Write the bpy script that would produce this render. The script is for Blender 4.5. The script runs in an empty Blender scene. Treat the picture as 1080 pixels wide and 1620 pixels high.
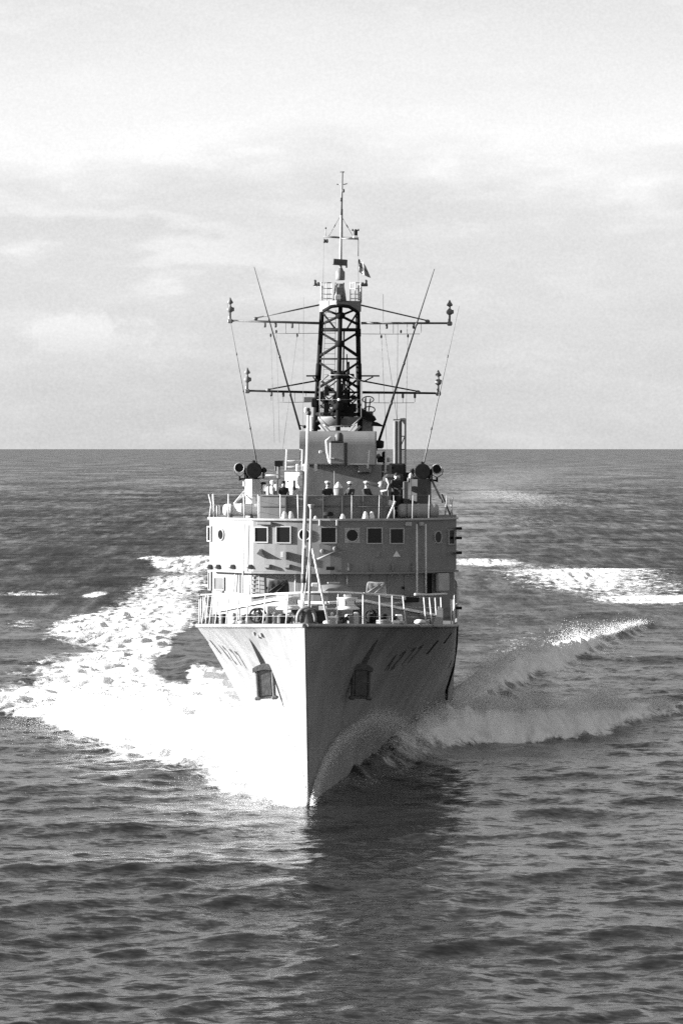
import bpy, math, random
import numpy as np
from mathutils import Vector, Matrix

random.seed(7)
def lins(a, b, n):
    return [a + (b - a) * i / (n - 1) for i in range(n)]

RNG = np.random.default_rng(11)
scene = bpy.context.scene
R = math.radians

# ------------------------------------------------------------------ camera
CAM_H, FOC = 14.1, 6600.0          # metres above the sea, focal length in pixels of a 1080 px wide frame
cam_d = bpy.data.cameras.new("Camera")
cam = bpy.data.objects.new("Camera", cam_d)
scene.collection.objects.link(cam)
cam.location = (0, 0, CAM_H)
cam.rotation_euler = (R(90), 0, 0)
cam_d.sensor_fit = 'HORIZONTAL'
cam_d.sensor_width = 36.0
cam_d.lens = 36.0 * FOC / 1080.0
cam_d.shift_y = -100.0 / 1080.0
cam_d.clip_start = 1.0
cam_d.clip_end = 400000.0
scene.camera = cam

# ------------------------------------------------------------------ light
SUN_EL, SUN_FWD = 13.5, 2.0        # low sun on the ship's bright side, a little ahead of her beam
scene.view_settings.view_transform = 'Standard'
scene.view_settings.look = 'None'
scene.view_settings.gamma = 1.0
scene.view_settings.exposure = 1.6
scene.view_settings.use_curve_mapping = False
scene.cycles.use_denoising = False

sun_dir = Vector((-math.cos(R(SUN_EL)) * math.cos(R(SUN_FWD)), -math.cos(R(SUN_EL)) * math.sin(R(SUN_FWD)), math.sin(R(SUN_EL))))
sun_d = bpy.data.lights.new("Sun", 'SUN')
sun_d.energy = 5.0
sun_d.angle = R(0.5)
sun_d.color = (1, 1, 1)
sun = bpy.data.objects.new("Sun", sun_d)
scene.collection.objects.link(sun)
sun.rotation_euler = sun_dir.to_track_quat('Z', 'Y').to_euler()

world = bpy.data.worlds.new("World")
scene.world = world
world.use_nodes = True
wn, wl = world.node_tree.nodes, world.node_tree.links
wn.clear()

def N(nodes, kind, **kw):
    n = nodes.new(kind)
    for k, v in kw.items():
        if k.startswith('i_'):
            key = k[2:]
            key = int(key) if key.isdigit() else key.replace('_', ' ')
            n.inputs[key].default_value = v
        else:
            setattr(n, k, v)
    return n

def math_node(nodes, links, op, a, b=None, clamp=False):
    n = nodes.new('ShaderNodeMath')
    n.operation = op
    n.use_clamp = clamp
    for i, v in enumerate((a, b)):
        if v is None:
            continue
        if isinstance(v, (int, float)):
            n.inputs[i].default_value = v
        else:
            links.new(v, n.inputs[i])
    return n.outputs[0]

def smooth(nodes, links, val, lo, hi, to0=0.0, to1=1.0):
    n = nodes.new('ShaderNodeMapRange')
    n.interpolation_type = 'SMOOTHSTEP'
    n.inputs['From Min'].default_value = lo
    n.inputs['From Max'].default_value = hi
    n.inputs['To Min'].default_value = to0
    n.inputs['To Max'].default_value = to1
    links.new(val, n.inputs['Value'])
    return n.outputs['Result']

def build_world():
    M = lambda op, a, b=None, c=False: math_node(wn, wl, op, a, b, c)
    sky = wn.new('ShaderNodeTexSky')
    sky.sky_type = 'NISHITA'
    sky.sun_disc = False
    sky.sun_elevation = R(SUN_EL)
    sky.sun_rotation = math.atan2(sun_dir.x, sun_dir.y)
    sky.air_density = 1.0
    sky.dust_density = 2.0
    bw = wn.new('ShaderNodeRGBToBW')
    wl.new(sky.outputs[0], bw.inputs[0])
    tc = wn.new('ShaderNodeTexCoord')
    sep = wn.new('ShaderNodeSeparateXYZ')
    wl.new(tc.outputs['Generated'], sep.inputs[0])
    x, z = sep.outputs['X'], sep.outputs['Z']
    def noise(sx, sz, scale, detail=5, rough=0.55, off=(0, 0, 0)):
        mp = wn.new('ShaderNodeMapping')
        mp.inputs['Scale'].default_value = (sx, sx, sz)
        mp.inputs['Location'].default_value = off
        wl.new(tc.outputs['Generated'], mp.inputs[0])
        n = wn.new('ShaderNodeTexNoise')
        n.inputs['Scale'].default_value = scale
        n.inputs['Detail'].default_value = detail
        n.inputs['Roughness'].default_value = rough
        wl.new(mp.outputs[0], n.inputs['Vector'])
        return n.outputs['Fac']
    big = noise(1.0, 3.2, 12.0, 4, 0.5, (0.3, 0.0, 0.7))
    mid = noise(1.0, 3.6, 34.0, 6, 0.56, (1.7, 0.0, 0.2))
    fine = noise(1.0, 1.3, 115.0, 5, 0.62)
    # thin high cloud over the whole sky: a broad bright bank and long streaks
    wob = M('ADD', M('MULTIPLY', M('SUBTRACT', big, 0.5), 0.05), M('MULTIPLY', M('SUBTRACT', mid, 0.5), 0.035))
    zz = M('ADD', z, wob)
    bank = M('MULTIPLY', smooth(wn, wl, zz, 0.050, 0.078), smooth(wn, wl, zz, 0.108, 0.078))
    tilt = M('ADD', zz, M('MULTIPLY', x, 0.13))
    streak = M('MULTIPLY', smooth(wn, wl, tilt, 0.036, 0.0415), smooth(wn, wl, tilt, 0.047, 0.0425))
    streak = M('MULTIPLY', streak, smooth(wn, wl, x, 0.01, -0.04))
    # small cumulus low on the left
    cx = M('MULTIPLY', M('ADD', x, 0.0625), 1 / 0.0145)
    cz = M('MULTIPLY', M('SUBTRACT', z, 0.0265), 1 / 0.0058)
    cr = M('SQRT', M('ADD', M('MULTIPLY', cx, cx), M('MULTIPLY', cz, cz)))
    cr = M('ADD', cr, M('MULTIPLY', M('SUBTRACT', fine, 0.5), 2.6))
    cr = M('ADD', cr, M('MULTIPLY', M('SUBTRACT', mid, 0.5), 1.4))
    cum = M('MULTIPLY', smooth(wn, wl, cr, 1.35, 0.50), smooth(wn, wl, z, 0.018, 0.030))
    patch = smooth(wn, wl, mid, 0.48, 0.70)
    f = M('ADD', M('MULTIPLY', bank, 0.17), M('MULTIPLY', streak, 0.10))
    f = M('ADD', f, M('MULTIPLY', cum, 0.18))
    f = M('ADD', f, M('MULTIPLY', patch, 0.045))
    f = M('ADD', f, M('MULTIPLY', M('SUBTRACT', big, 0.5), 0.22))
    mott = noise(1.0, 1.2, 1300.0, 2, 0.7)
    f = M('ADD', f, M('MULTIPLY', M('SUBTRACT', mott, 0.5), 0.24))
    f = M('ADD', f, M('MULTIPLY', M('SUBTRACT', mid, 0.5), 0.16))
    cloud = M('MULTIPLY', M('ADD', f, 0.725), 3.66)
    veil = M('ADD', M('MULTIPLY', cloud, 0.75), M('MULTIPLY', bw.outputs[0], 0.25))
    # unseen sky overhead dimmed, like filtered blue, to deepen shade and darken the sea
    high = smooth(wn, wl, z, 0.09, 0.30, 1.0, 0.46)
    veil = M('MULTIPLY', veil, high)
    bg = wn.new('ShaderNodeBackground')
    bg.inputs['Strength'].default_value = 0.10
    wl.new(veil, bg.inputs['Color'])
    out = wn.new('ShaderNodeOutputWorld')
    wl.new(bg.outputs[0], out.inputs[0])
build_world()

# ------------------------------------------------------------------ the ship's place
BOW_X, BOW_D, YAW = -1.3, 165.0, R(1.6)
CY, SY = math.cos(YAW), math.sin(YAW)

def at(px, py, s):
    """a place read off the photograph, s metres aft of the bow, in ship coordinates (t to the right, s aft, z up)"""
    k = (px - 540.0) / FOC
    t = (k * (BOW_D + s * CY) - BOW_X - s * SY) / (CY + k * SY)
    d = BOW_D + s * CY - t * SY
    return Vector((t, s, CAM_H - (py - 710.0) / FOC * d))

def to_world(p):
    t, s, z = p
    return Vector((BOW_X + s * SY + t * CY, BOW_D + s * CY - t * SY, z))

def scale_at(s):
    return (BOW_D + s) / FOC

# ------------------------------------------------------------------ materials
MATS = {}
def mat(name, v, rough=0.6, metal=0.0, vary=0.12, nscale=1.5, bump=0.0, bscale=8.0, streak=0.0, spec=0.5, plates=False):
    if name in MATS:
        return MATS[name]
    m = bpy.data.materials.new(name)
    m.use_nodes = True
    nt = m.node_tree
    n, l = nt.nodes, nt.links
    b = n['Principled BSDF']
    b.inputs['Roughness'].default_value = rough
    b.inputs['Metallic'].default_value = metal
    b.inputs['Specular IOR Level'].default_value = spec
    tc = n.new('ShaderNodeTexCoord')
    nz = n.new('ShaderNodeTexNoise')
    nz.inputs['Scale'].default_value = nscale
    nz.inputs['Detail'].default_value = 6
    nz.inputs['Roughness'].default_value = 0.65
    l.new(tc.outputs['Object'], nz.inputs['Vector'])
    val = smooth(n, l, nz.outputs['Fac'], 0.3, 0.7, v * (1 - vary), v * (1 + vary))
    if streak > 0:
        mp = n.new('ShaderNodeMapping')
        mp.inputs['Scale'].default_value = (3.0, 3.0, 0.22)
        l.new(tc.outputs['Object'], mp.inputs[0])
        s2 = n.new('ShaderNodeTexNoise')
        s2.inputs['Scale'].default_value = 1.6
        s2.inputs['Detail'].default_value = 7
        s2.inputs['Roughness'].default_value = 0.7
        l.new(mp.outputs[0], s2.inputs['Vector'])
        k = smooth(n, l, s2.outputs['Fac'], 0.5, 0.75, 1.0, 1.0 - streak)
        val = math_node(n, l, 'MULTIPLY', val, k)
    cb = n.new('ShaderNodeCombineColor')
    for i in range(3):
        l.new(val, cb.inputs[i])
    l.new(cb.outputs[0], b.inputs['Base Color'])
    if bump > 0:
        bz = n.new('ShaderNodeTexNoise')
        bz.inputs['Scale'].default_value = bscale
        bz.inputs['Detail'].default_value = 4
        l.new(tc.outputs['Object'], bz.inputs['Vector'])
        bp = n.new('ShaderNodeBump')
        bp.inputs['Strength'].default_value = bump
        bp.inputs['Distance'].default_value = 0.05
        h = bz.outputs['Fac']
        if plates:      # welded strakes and the slight hollows between the frames
            br = n.new('ShaderNodeTexBrick')
            br.inputs['Scale'].default_value = 1.0
            br.inputs['Brick Width'].default_value = 5.5
            br.inputs['Row Height'].default_value = 1.45
            br.inputs['Mortar Size'].default_value = 0.03
            sw = n.new('ShaderNodeSeparateXYZ')
            l.new(tc.outputs['Object'], sw.inputs[0])
            cw = n.new('ShaderNodeCombineXYZ')
            l.new(sw.outputs['Y'], cw.inputs[0])
            l.new(sw.outputs['Z'], cw.inputs[1])
            l.new(cw.outputs[0], br.inputs['Vector'])
            wv = n.new('ShaderNodeTexWave')
            wv.inputs['Scale'].default_value = 0.42
            wv.inputs['Distortion'].default_value = 0.6
            l.new(cw.outputs[0], wv.inputs['Vector'])
            h = math_node(n, l, 'ADD', h, math_node(n, l, 'MULTIPLY', br.outputs['Fac'], 0.35))
            h = math_node(n, l, 'ADD', h, math_node(n, l, 'MULTIPLY', wv.outputs['Fac'], 0.22))
        l.new(h, bp.inputs['Height'])
        l.new(bp.outputs[0], b.inputs['Normal'])
    MATS[name] = m
    return m

M_HULL = mat('hull_paint', 0.25, 0.55, vary=0.22, nscale=0.5, bump=0.5, bscale=0.55, streak=0.42, plates=True)
M_HOUSE = mat('house_paint', 0.21, 0.6, vary=0.10, nscale=0.9, bump=0.25, bscale=0.9, streak=0.15)
M_DECK = mat('deck_paint', 0.16, 0.85, vary=0.25, nscale=1.2)
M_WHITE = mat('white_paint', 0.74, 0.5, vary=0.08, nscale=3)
M_LIGHT = mat('light_grey_paint', 0.42, 0.55, vary=0.1, nscale=3)
M_GREY = mat('mid_grey_paint', 0.20, 0.6, vary=0.15, nscale=2)
M_SCREEN = mat('screen_paint', 0.17, 0.6, vary=0.12, nscale=1.0)
M_DGREY = mat('dark_grey_paint', 0.085, 0.6, vary=0.2, nscale=2)
M_BLACK = mat('black_paint', 0.02, 0.75, vary=0.3, nscale=4, spec=0.15)
M_MAST = mat('soot_black_paint', 0.014, 0.8, vary=0.3, nscale=2, spec=0.12)
M_SPAR = mat('spar_paint', 0.16, 0.6, vary=0.2, nscale=3)
M_WIRE = mat('wire', 0.17, 0.6, vary=0.1)
M_GLASS = mat('window_glass', 0.012, 0.08, vary=0.1)
M_ANCHOR = mat('anchor_iron', 0.10, 0.7, vary=0.3, nscale=5, bump=0.3)
M_CANVAS = mat('dark_canvas', 0.045, 0.9, vary=0.4, nscale=4, bump=0.6, bscale=5)
M_CANVAS2 = mat('grey_canvas', 0.20, 0.9, vary=0.3, nscale=4, bump=0.6, bscale=5)
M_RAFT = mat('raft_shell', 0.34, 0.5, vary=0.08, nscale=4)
M_SKIN = mat('skin', 0.38, 0.6, vary=0.1)
M_NAVY = mat('navy_cloth', 0.03, 0.9, vary=0.3, nscale=8)
M_CLOTH = mat('white_cloth', 0.72, 0.85, vary=0.08, nscale=8)
M_FLAG = mat('flag_cloth', 0.36, 0.85, vary=0.08)
M_FLAGD = mat('flag_cross', 0.10, 0.85, vary=0.08)
M_MARK = mat('pennant_paint', 0.045, 0.6, vary=0.25, nscale=4)

# ------------------------------------------------------------------ mesh helpers
class MB:
    def __init__(self):
        self.v, self.f, self.smooth = [], [], set()
    def add(self, verts, faces, sm=False):
        o = len(self.v)
        self.v += [tuple(p) for p in verts]
        k = len(self.f)
        self.f += [tuple(i + o for i in f) for f in faces]
        if sm:
            self.smooth |= set(range(k, len(self.f)))
        return self
    def box(self, c, size, rz=0.0, bevel=0.0, tilt=None):
        sx, sy, sz = (q / 2 for q in size)
        m = Matrix.Rotation(rz, 3, 'Z')
        if tilt is not None:
            m = m @ Matrix.Rotation(tilt[1], 3, tilt[0])
        c = Vector(c)
        if bevel <= 0:
            vs = [c + m @ Vector((x * sx, y * sy, z * sz)) for z in (-1, 1) for x, y in ((-1, -1), (1, -1), (1, 1), (-1, 1))]
            return self.add(vs, [(3, 2, 1, 0), (4, 5, 6, 7), (0, 1, 5, 4), (1, 2, 6, 5), (2, 3, 7, 6), (3, 0, 4, 7)])
        b = bevel
        ring = [(-sx + b, -sy), (sx - b, -sy), (sx, -sy + b), (sx, sy - b), (sx - b, sy), (-sx + b, sy), (-sx, sy - b), (-sx, -sy + b)]
        ins = [(x * (sx - b) / sx, y * (sy - b) / sy) for x, y in ring]
        lv = [(ins, -sz), (ring, -sz + b), (ring, sz - b), (ins, sz)]
        vs = [c + m @ Vector((x, y, z)) for rg, z in lv for x, y in rg]
        fs = [tuple(range(7, -1, -1)), tuple(range(24, 32))]
        for k in range(3):
            for i in range(8):
                j = (i + 1) % 8
                fs.append((k * 8 + i, k * 8 + j, k * 8 + 8 + j, k * 8 + 8 + i))
        return self.add(vs, fs)
    def tube(self, a, b, r0, r1=None, n=8, cap=True):
        return self.path([a, b], [r0, r0 if r1 is None else r1], n, cap)
    def path(self, pts, r, n=8, cap=True):
        pts = [Vector(p) for p in pts]
        if isinstance(r, (int, float)):
            r = [r] * len(pts)
        r = [float(q) for q in r]
        vs, fs = [], []
        up = None
        for i, p in enumerate(pts):
            d = (pts[min(i + 1, len(pts) - 1)] - pts[max(i - 1, 0)]).normalized()
            if up is None:
                up = Vector((0, 0, 1)) if abs(d.z) < 0.9 else Vector((1, 0, 0))
            a = d.cross(up).normalized()
            up = a.cross(d).normalized()
            for k in range(n):
                q = 2 * math.pi * k / n
                vs.append(p + r[i] * (math.cos(q) * a + math.sin(q) * up))
        for i in range(len(pts) - 1):
            for k in range(n):
                j = (k + 1) % n
                fs.append((i * n + k, i * n + n + k, i * n + n + j, i * n + j))
        self.add(vs, fs, True)
        if cap:
            m = len(self.v) - len(vs)
            self.f.append(tuple(m + k for k in range(n)))
            e = m + (len(pts) - 1) * n
            self.f.append(tuple(e + k for k in range(n - 1, -1, -1)))
        return self
    def lathe(self, base, prof, n=20, axis=(0, 0, 1)):
        """prof: (radius, height along the axis) pairs"""
        ax = Vector(axis).normalized()
        u = ax.cross(Vector((0, 1, 0)) if abs(ax.y) < 0.9 else Vector((1, 0, 0))).normalized()
        w = ax.cross(u)
        base = Vector(base)
        vs, fs = [], []
        for r, h in prof:
            for k in range(n):
                q = 2 * math.pi * k / n
                vs.append(base + ax * h + max(r, 1e-4) * (math.cos(q) * u + math.sin(q) * w))
        for i in range(len(prof) - 1):
            for k in range(n):
                j = (k + 1) % n
                fs.append((i * n + k, i * n + j, i * n + n + j, i * n + n + k))
        self.add(vs, fs, True)
        m = len(self.v) - len(vs)
        self.f.append(tuple(m + k for k in range(n - 1, -1, -1)))
        e = m + (len(prof) - 1) * n
        self.f.append(tuple(e + k for k in range(n)))
        return self
    def prism(self, poly, z0, z1):
        """poly: (t, s) outline, counter-clockwise from above; z0, z1 numbers or lists"""
        n = len(poly)
        za = z0 if isinstance(z0, (list, tuple)) else [z0] * n
        zb = z1 if isinstance(z1, (list, tuple)) else [z1] * n
        vs = [(p[0], p[1], za[i]) for i, p in enumerate(poly)] + [(p[0], p[1], zb[i]) for i, p in enumerate(poly)]
        fs = [tuple(range(n - 1, -1, -1)), tuple(range(n, 2 * n))]
        for i in range(n):
            j = (i + 1) % n
            fs.append((i, j, n + j, n + i))
        return self.add(vs, fs)
    def ribbon(self, line, width_vec, h0, h1):
        """upright plate along a (t, s) line: thickness width_vec metres, z from h0[i] to h1[i]"""
        pts = [Vector((p[0], p[1])) for p in line]
        n = len(pts)
        off = []
        for i in range(n):
            d = (pts[min(i + 1, n - 1)] - pts[max(i - 1, 0)]).normalized()
            off.append(Vector((-d.y, d.x)) * width_vec / 2)
        vs = []
        for i, p in enumerate(pts):
            a, b = p + off[i], p - off[i]
            vs += [(a.x, a.y, h0[i]), (b.x, b.y, h0[i]), (b.x, b.y, h1[i]), (a.x, a.y, h1[i])]
        fs = [(3, 2, 1, 0), tuple(4 * (n - 1) + k for k in range(4))]
        for i in range(n - 1):
            for k in range(4):
                j = (k + 1) % 4
                fs.append((4 * i + k, 4 * i + j, 4 * i + 4 + j, 4 * i + 4 + k))
        return self.add(vs, fs)
    def mesh(self, name):
        me = bpy.data.meshes.new(name)
        me.from_pydata(self.v, [], self.f)
        for i in self.smooth:
            me.polygons[i].use_smooth = True
        me.update()
        return me
    def build(self, name, material, parent=None, fix=True):
        me = self.mesh(name)
        if fix:
            import bmesh
            bm = bmesh.new()
            bm.from_mesh(me)
            bmesh.ops.recalc_face_normals(bm, faces=bm.faces)
            bm.to_mesh(me)
            bm.free()
        o = bpy.data.objects.new(name, me)
        scene.collection.objects.link(o)
        if material:
            me.materials.append(material)
        o.parent = parent
        return o

def empty(name, parent=None, loc=(0, 0, 0), rz=0.0):
    o = bpy.data.objects.new(name, None)
    scene.collection.objects.link(o)
    o.location = loc
    o.rotation_euler = (0, 0, rz)
    o.parent = parent
    return o

def tag(o, label, cat, group=None):
    o['label'] = label
    o['category'] = cat
    if group:
        o['group'] = group
    return o

def thing(name, label, cat, ship_pos, rz=0.0, group=None):
    """a top-level thing that stands on or hangs from the ship, at a place in ship coordinates"""
    return tag(empty(name, None, to_world(ship_pos), -YAW + rz), label, cat, group)

# ------------------------------------------------------------------ numpy noise
def vnoise(x, y, seed=0):
    xi, yi = np.floor(x).astype(np.int64), np.floor(y).astype(np.int64)
    fx, fy = x - xi, y - yi
    fx, fy = fx * fx * (3 - 2 * fx), fy * fy * (3 - 2 * fy)
    def h(a, b):
        n = (a * 374761393 + b * 668265263 + seed * 1442695041) & 0xffffffff
        n = ((n ^ (n >> 13)) * 1274126177) & 0xffffffff
        return ((n ^ (n >> 16)) & 0xffff) / 65535.0
    return (h(xi, yi) * (1 - fx) + h(xi + 1, yi) * fx) * (1 - fy) + (h(xi, yi + 1) * (1 - fx) + h(xi + 1, yi + 1) * fx) * fy

def fbm(x, y, o=4, seed=0):
    r, a, t = 0, 0.5, 0
    for k in range(o):
        r = r + a * vnoise(x, y, seed + k)
        t += a
        a *= 0.5
        x, y = x * 2.03 + 11.3, y * 2.03 + 5.7
    return r / t

# ------------------------------------------------------------------ the sea
CREST = np.array([(0.1, -0.4), (0.8, 5), (1.6, 13), (2.7, 22), (4.2, 31), (6.0, 36.5), (8.5, 39), (11, 42), (14, 50), (17.5, 58), (22, 70), (28, 88)], float)
CREST_A = np.array([0.0, 0.25, 0.55, 0.9, 1.2, 1.6, 1.65, 1.4, 0.8, 0.35, 0.15, 0.03])
CREST_FR = np.array([0.1, 0.0, 0.0, 0.35, 0.8, 1.2, 1.25, 1.15, 0.75, 0.28, 0.1, 0.0])
CREST_FL = np.array([0.4, 0.8, 1.0, 1.1, 1.1, 1.15, 1.15, 0.95, 0.5, 0.42, 0.3, 0.1])
SHLD = np.array([(5.6, 48), (6.4, 60), (9.5, 92), (12.5, 113), (15.5, 134), (21.5, 173), (27, 215)], float)
SHLD_A = np.array([0.3, 0.95, 1.3, 1.1, 0.7, 0.25, 0.05])
SHLD_F = np.array([0.4, 0.9, 1.0, 0.75, 0.48, 0.25, 0.05])

def line_field(t, s, line, vals):
    """distance to a polyline (negative on its outer side) and values carried along it"""
    best = np.full(t.shape, 1e9)
    sign = np.ones(t.shape)
    res = [np.zeros(t.shape) for _ in vals]
    for i in range(len(line) - 1):
        a, b = line[i], line[i + 1]
        d = b - a
        L2 = d @ d
        u = np.clip(((t - a[0]) * d[0] + (s - a[1]) * d[1]) / L2, 0, 1)
        qx, qy = a[0] + u * d[0], a[1] + u * d[1]
        dd = np.hypot(t - qx, s - qy)
        m = dd < best
        best = np.where(m, dd, best)
        cr = d[0] * (s - a[1]) - d[1] * (t - a[0])
        sign = np.where(m, np.sign(cr), sign)
        for k, v in enumerate(vals):
            res[k] = np.where(m, v[i] * (1 - u) + v[i + 1] * u, res[k])
    return best * sign, res

# patches of broken water: x, distance, half-widths, strength
FOAM = [(-9.9, 227.0, 3.2, 26.0, 1.05), (-7.0, 221.6, 3.0, 32.3, 1.0), (-4.1, 191.9, 1.7, 18.0, 1.00), (-13.8, 273.7, 3.6, 46.0, 0.85),
        (-19.6, 332.4, 3.5, 26.3, 0.85), (-15.7, 344.7, 4.7, 34.0, 0.55), (-16.9, 404.6, 4.3, 50.0, 0.42), (-17.6, 241.7, 4.8, 9.0, 0.48),
        (-19.3, 265.9, 3.2, 19.1, 0.32), (-17.5, 454.0, 4.8, 56.2, 0.30), (-18.9, 519.9, 3.9, 26.2, 1.20), (-24.7, 534.8, 2.0, 12.3, 1.00),
        (-23.7, 401.1, 0.9, 8.6, 0.90), (-30.7, 404.6, 4.9, 7.0, 0.45), (-26.1, 338.4, 1.5, 12.3, 0.40),
        (-9.9, 291.0, 2.0, 30.0, -1.7), (-8.9, 231.5, 1.1, 5.8, -0.90),
        (29.5, 443.1, 9.5, 60.0, 0.43), (22.0, 477.2, 9.0, 46.0, 0.34), (29.0, 388.0, 5.2, 17.0, 0.52), (17.4, 522.8, 4.8, 11.8, 0.60),
        (52.0, 1250.0, 18.0, 330.0, 0.42), (34.0, 800.0, 12.0, 120.0, 0.30), (96.7, 2658.9, 36.3, 641.2, 0.22), (87.4, 1861.2, 56.4, 226.6, 0.22),
        (16.5, 265.9, 6.4, 38.8, 0.30), (12.6, 320.9, 3.9, 69.4, 0.25)]

def grid_axis(core0, core1, step, growth, end):
    a = list(np.arange(core0, core1, step))
    p, d = core1, step
    while p < end:
        a.append(p)
        d *= growth
        p += d
    return a + [end]

def build_sea():
    pos = grid_axis(0.0, 27.0, 0.15, 1.08, 150000.0)
    xs = np.array([-v for v in pos[:0:-1]] + pos)
    ys = []
    y = 92.0
    while y < 60000:
        ys.append(y)
        y += max(0.13, 0.72 * y * y / 58800.0)
    ys += [75000.0, 100000.0, 150000.0]
    back = [-v for v in grid_axis(-90.0, -89.0, 0.5, 1.3, 150000.0)]
    ys = np.array(sorted(back) + ys)
    X, Y = np.meshgrid(xs, ys)
    dx = np.gradient(xs)[None, :] * np.ones_like(X)
    dy = np.gradient(ys)[:, None] * np.ones_like(X)
    x, yv, dxf, dyf = X.ravel(), Y.ravel(), dx.ravel(), dy.ravel()
    n = x.size
    Z = np.zeros(n)
    DX = np.zeros(n)
    DY = np.zeros(n)
    # wind sea and a low swell, running roughly towards the camera
    lam = np.concatenate([np.geomspace(0.75, 9.0, 74), np.geomspace(11, 34, 12), np.geomspace(42, 110, 8)])
    gust = 0.72 + 0.56 * fbm(x / 17.0, yv / 34.0, 3, 91)
    for i, L in enumerate(lam):
        k = 2 * math.pi / L
        spread = 0.80 if L < 4 else 0.55
        ang = -math.pi / 2 + 0.22 + RNG.normal(0, spread)
        kx, ky = k * math.cos(ang), k * math.sin(ang)
        steep = 0.029 if L < 2.0 else (0.019 if L < 5 else 0.012) if L < 9 else (0.011 if L < 36 else 0.008)
        a = steep / k
        att = np.clip(1.6 - (np.abs(kx) * dxf + np.abs(ky) * dyf) / 1.4, 0, 1)
        idx = np.nonzero(att > 0)[0]
        ph = kx * x[idx] + ky * yv[idx] + RNG.uniform(0, 6.283)
        w = a * att[idx] * (gust[idx] if L < 9 else 1.0)
        Z[idx] += w * np.sin(ph)
        c = w * np.cos(ph) * 0.9
        DX[idx] += c * math.cos(ang)
        DY[idx] += c * math.sin(ang)
    # waves thrown up by the ship; the chop is damped right under the stem
    bow = 1 - 0.75 * np.exp(-(((x - BOW_X) / 7.0) ** 2 + ((yv - BOW_D) / 9.0) ** 2))
    Z *= bow
    Z -= 0.10 * (1 - bow)
    t = (x - BOW_X) * CY - (yv - BOW_D) * SY
    s = (x - BOW_X) * SY + (yv - BOW_D) * CY
    near = np.nonzero((np.abs(t) < 40) & (s > -8) & (s < 240))[0]
    tn, sn = t[near], s[near]
    at_ = np.abs(tn)
    jag = (fbm(tn * 0.55, sn * 0.35, 3, 3) - 0.5) * 2.0
    left = tn < 0
    d1, (a1, fr, fl) = line_field(at_ + jag * 0.5, sn + jag * 1.6, CREST, [CREST_A, CREST_FR, CREST_FL])
    d2, (a2, f2) = line_field(at_ + jag * 0.8, sn, SHLD, [SHLD_A, SHLD_F])
    lump = fbm(tn * 0.9 + 31, sn * 0.55 + 9, 4, 21)
    prof = lambda d, wo, wi: np.where(d < 0, np.exp(-(d / wo) ** 2), np.exp(-(d / wi) ** 2))
    h = a1 * prof(d1, 1.0, np.where(left, 2.6, 1.6)) * (0.45 + 1.1 * lump)
    h += a2 * prof(d2, 0.8, 1.3) * (0.6 + 0.8 * lump) * np.where(left, 0.25, 1.0)
    # trough along the hull behind the bow wave
    f1 = np.where(left, fl, fr)
    fo = f1 * prof(d1, 1.6, np.where(left, 3.2, 1.7)) * 1.15
    fo = np.maximum(fo, f2 * prof(d2, 0.8, 1.3) * 1.1)
    foam = np.zeros(n)
    foam[near] = fo
    blob = np.zeros(n)
    for (bx, bd, rx, rd, v) in FOAM:
        q = ((x - bx) / rx) ** 2 + ((yv - bd) / rd) ** 2
        m = q < 6
        blob[m] += v * np.exp(-(q[m] ** 1.4) * 0.75)
    foam = np.clip(np.maximum(foam, 0) + blob, -1, 1.7)
    foam = np.clip(foam, 0, 1.5)
    crumple = fbm(x * 1.5, yv * 0.8, 4, 55) - 0.5
    Z += np.minimum(foam, 1.0) * crumple * 0.62 * np.clip(1.6 - dxf / 0.5, 0, 1)
    Z[near] += h
    # calm the sea where the hull has just passed through it
    v = np.stack([x + DX, yv + DY, Z], 1)
    rows, cols = len(ys), len(xs)
    i = np.arange((rows - 1) * (cols - 1))
    r, c = i // (cols - 1), i % (cols - 1)
    q = np.stack([r * cols + c, r * cols + c + 1, (r + 1) * cols + c + 1, (r + 1) * cols + c], 1).astype(np.int32)
    me = bpy.data.meshes.new('ocean')
    me.vertices.add(n)
    me.vertices.foreach_set('co', v.astype(np.float32).ravel())
    me.loops.add(q.size)
    me.loops.foreach_set('vertex_index', q.ravel())
    me.polygons.add(len(q))
    me.polygons.foreach_set('loop_start', (np.arange(len(q)) * 4).astype(np.int32))
    me.polygons.foreach_set('use_smooth', np.ones(len(q), bool))
    me.update(calc_edges=True)
    at2 = me.attributes.new('foam', 'FLOAT', 'POINT')
    at2.data.foreach_set('value', foam.astype(np.float32))
    at4 = me.attributes.new('wake', 'FLOAT', 'POINT')            # the smoothed track the ship has left behind her
    ds_ = yv - BOW_D
    xc = BOW_X + ds_ * SY + 8e-6 * ds_ ** 2
    wk = np.exp(-((x - xc) / (7.0 + 0.011 * np.maximum(ds_, 0))) ** 2) * np.clip((ds_ - 110) / 200, 0, 1) * np.exp(-(ds_ / 2600.0) ** 2)
    at4.data.foreach_set('value', wk.astype(np.float32))
    at3 = me.attributes.new('rough_water', 'FLOAT', 'POINT')     # wave energy finer than the mesh, left to the material
    at3.data.foreach_set('value', (np.clip((dyf - 0.3) / 4.0, 0, 1) + np.clip((dyf - 4.0) / 40.0, 0, 1)).astype(np.float32))
    o = bpy.data.objects.new('ocean', me)
    scene.collection.objects.link(o)
    o['kind'] = 'structure'
    me.materials.append(water_material())
    return o

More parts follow.
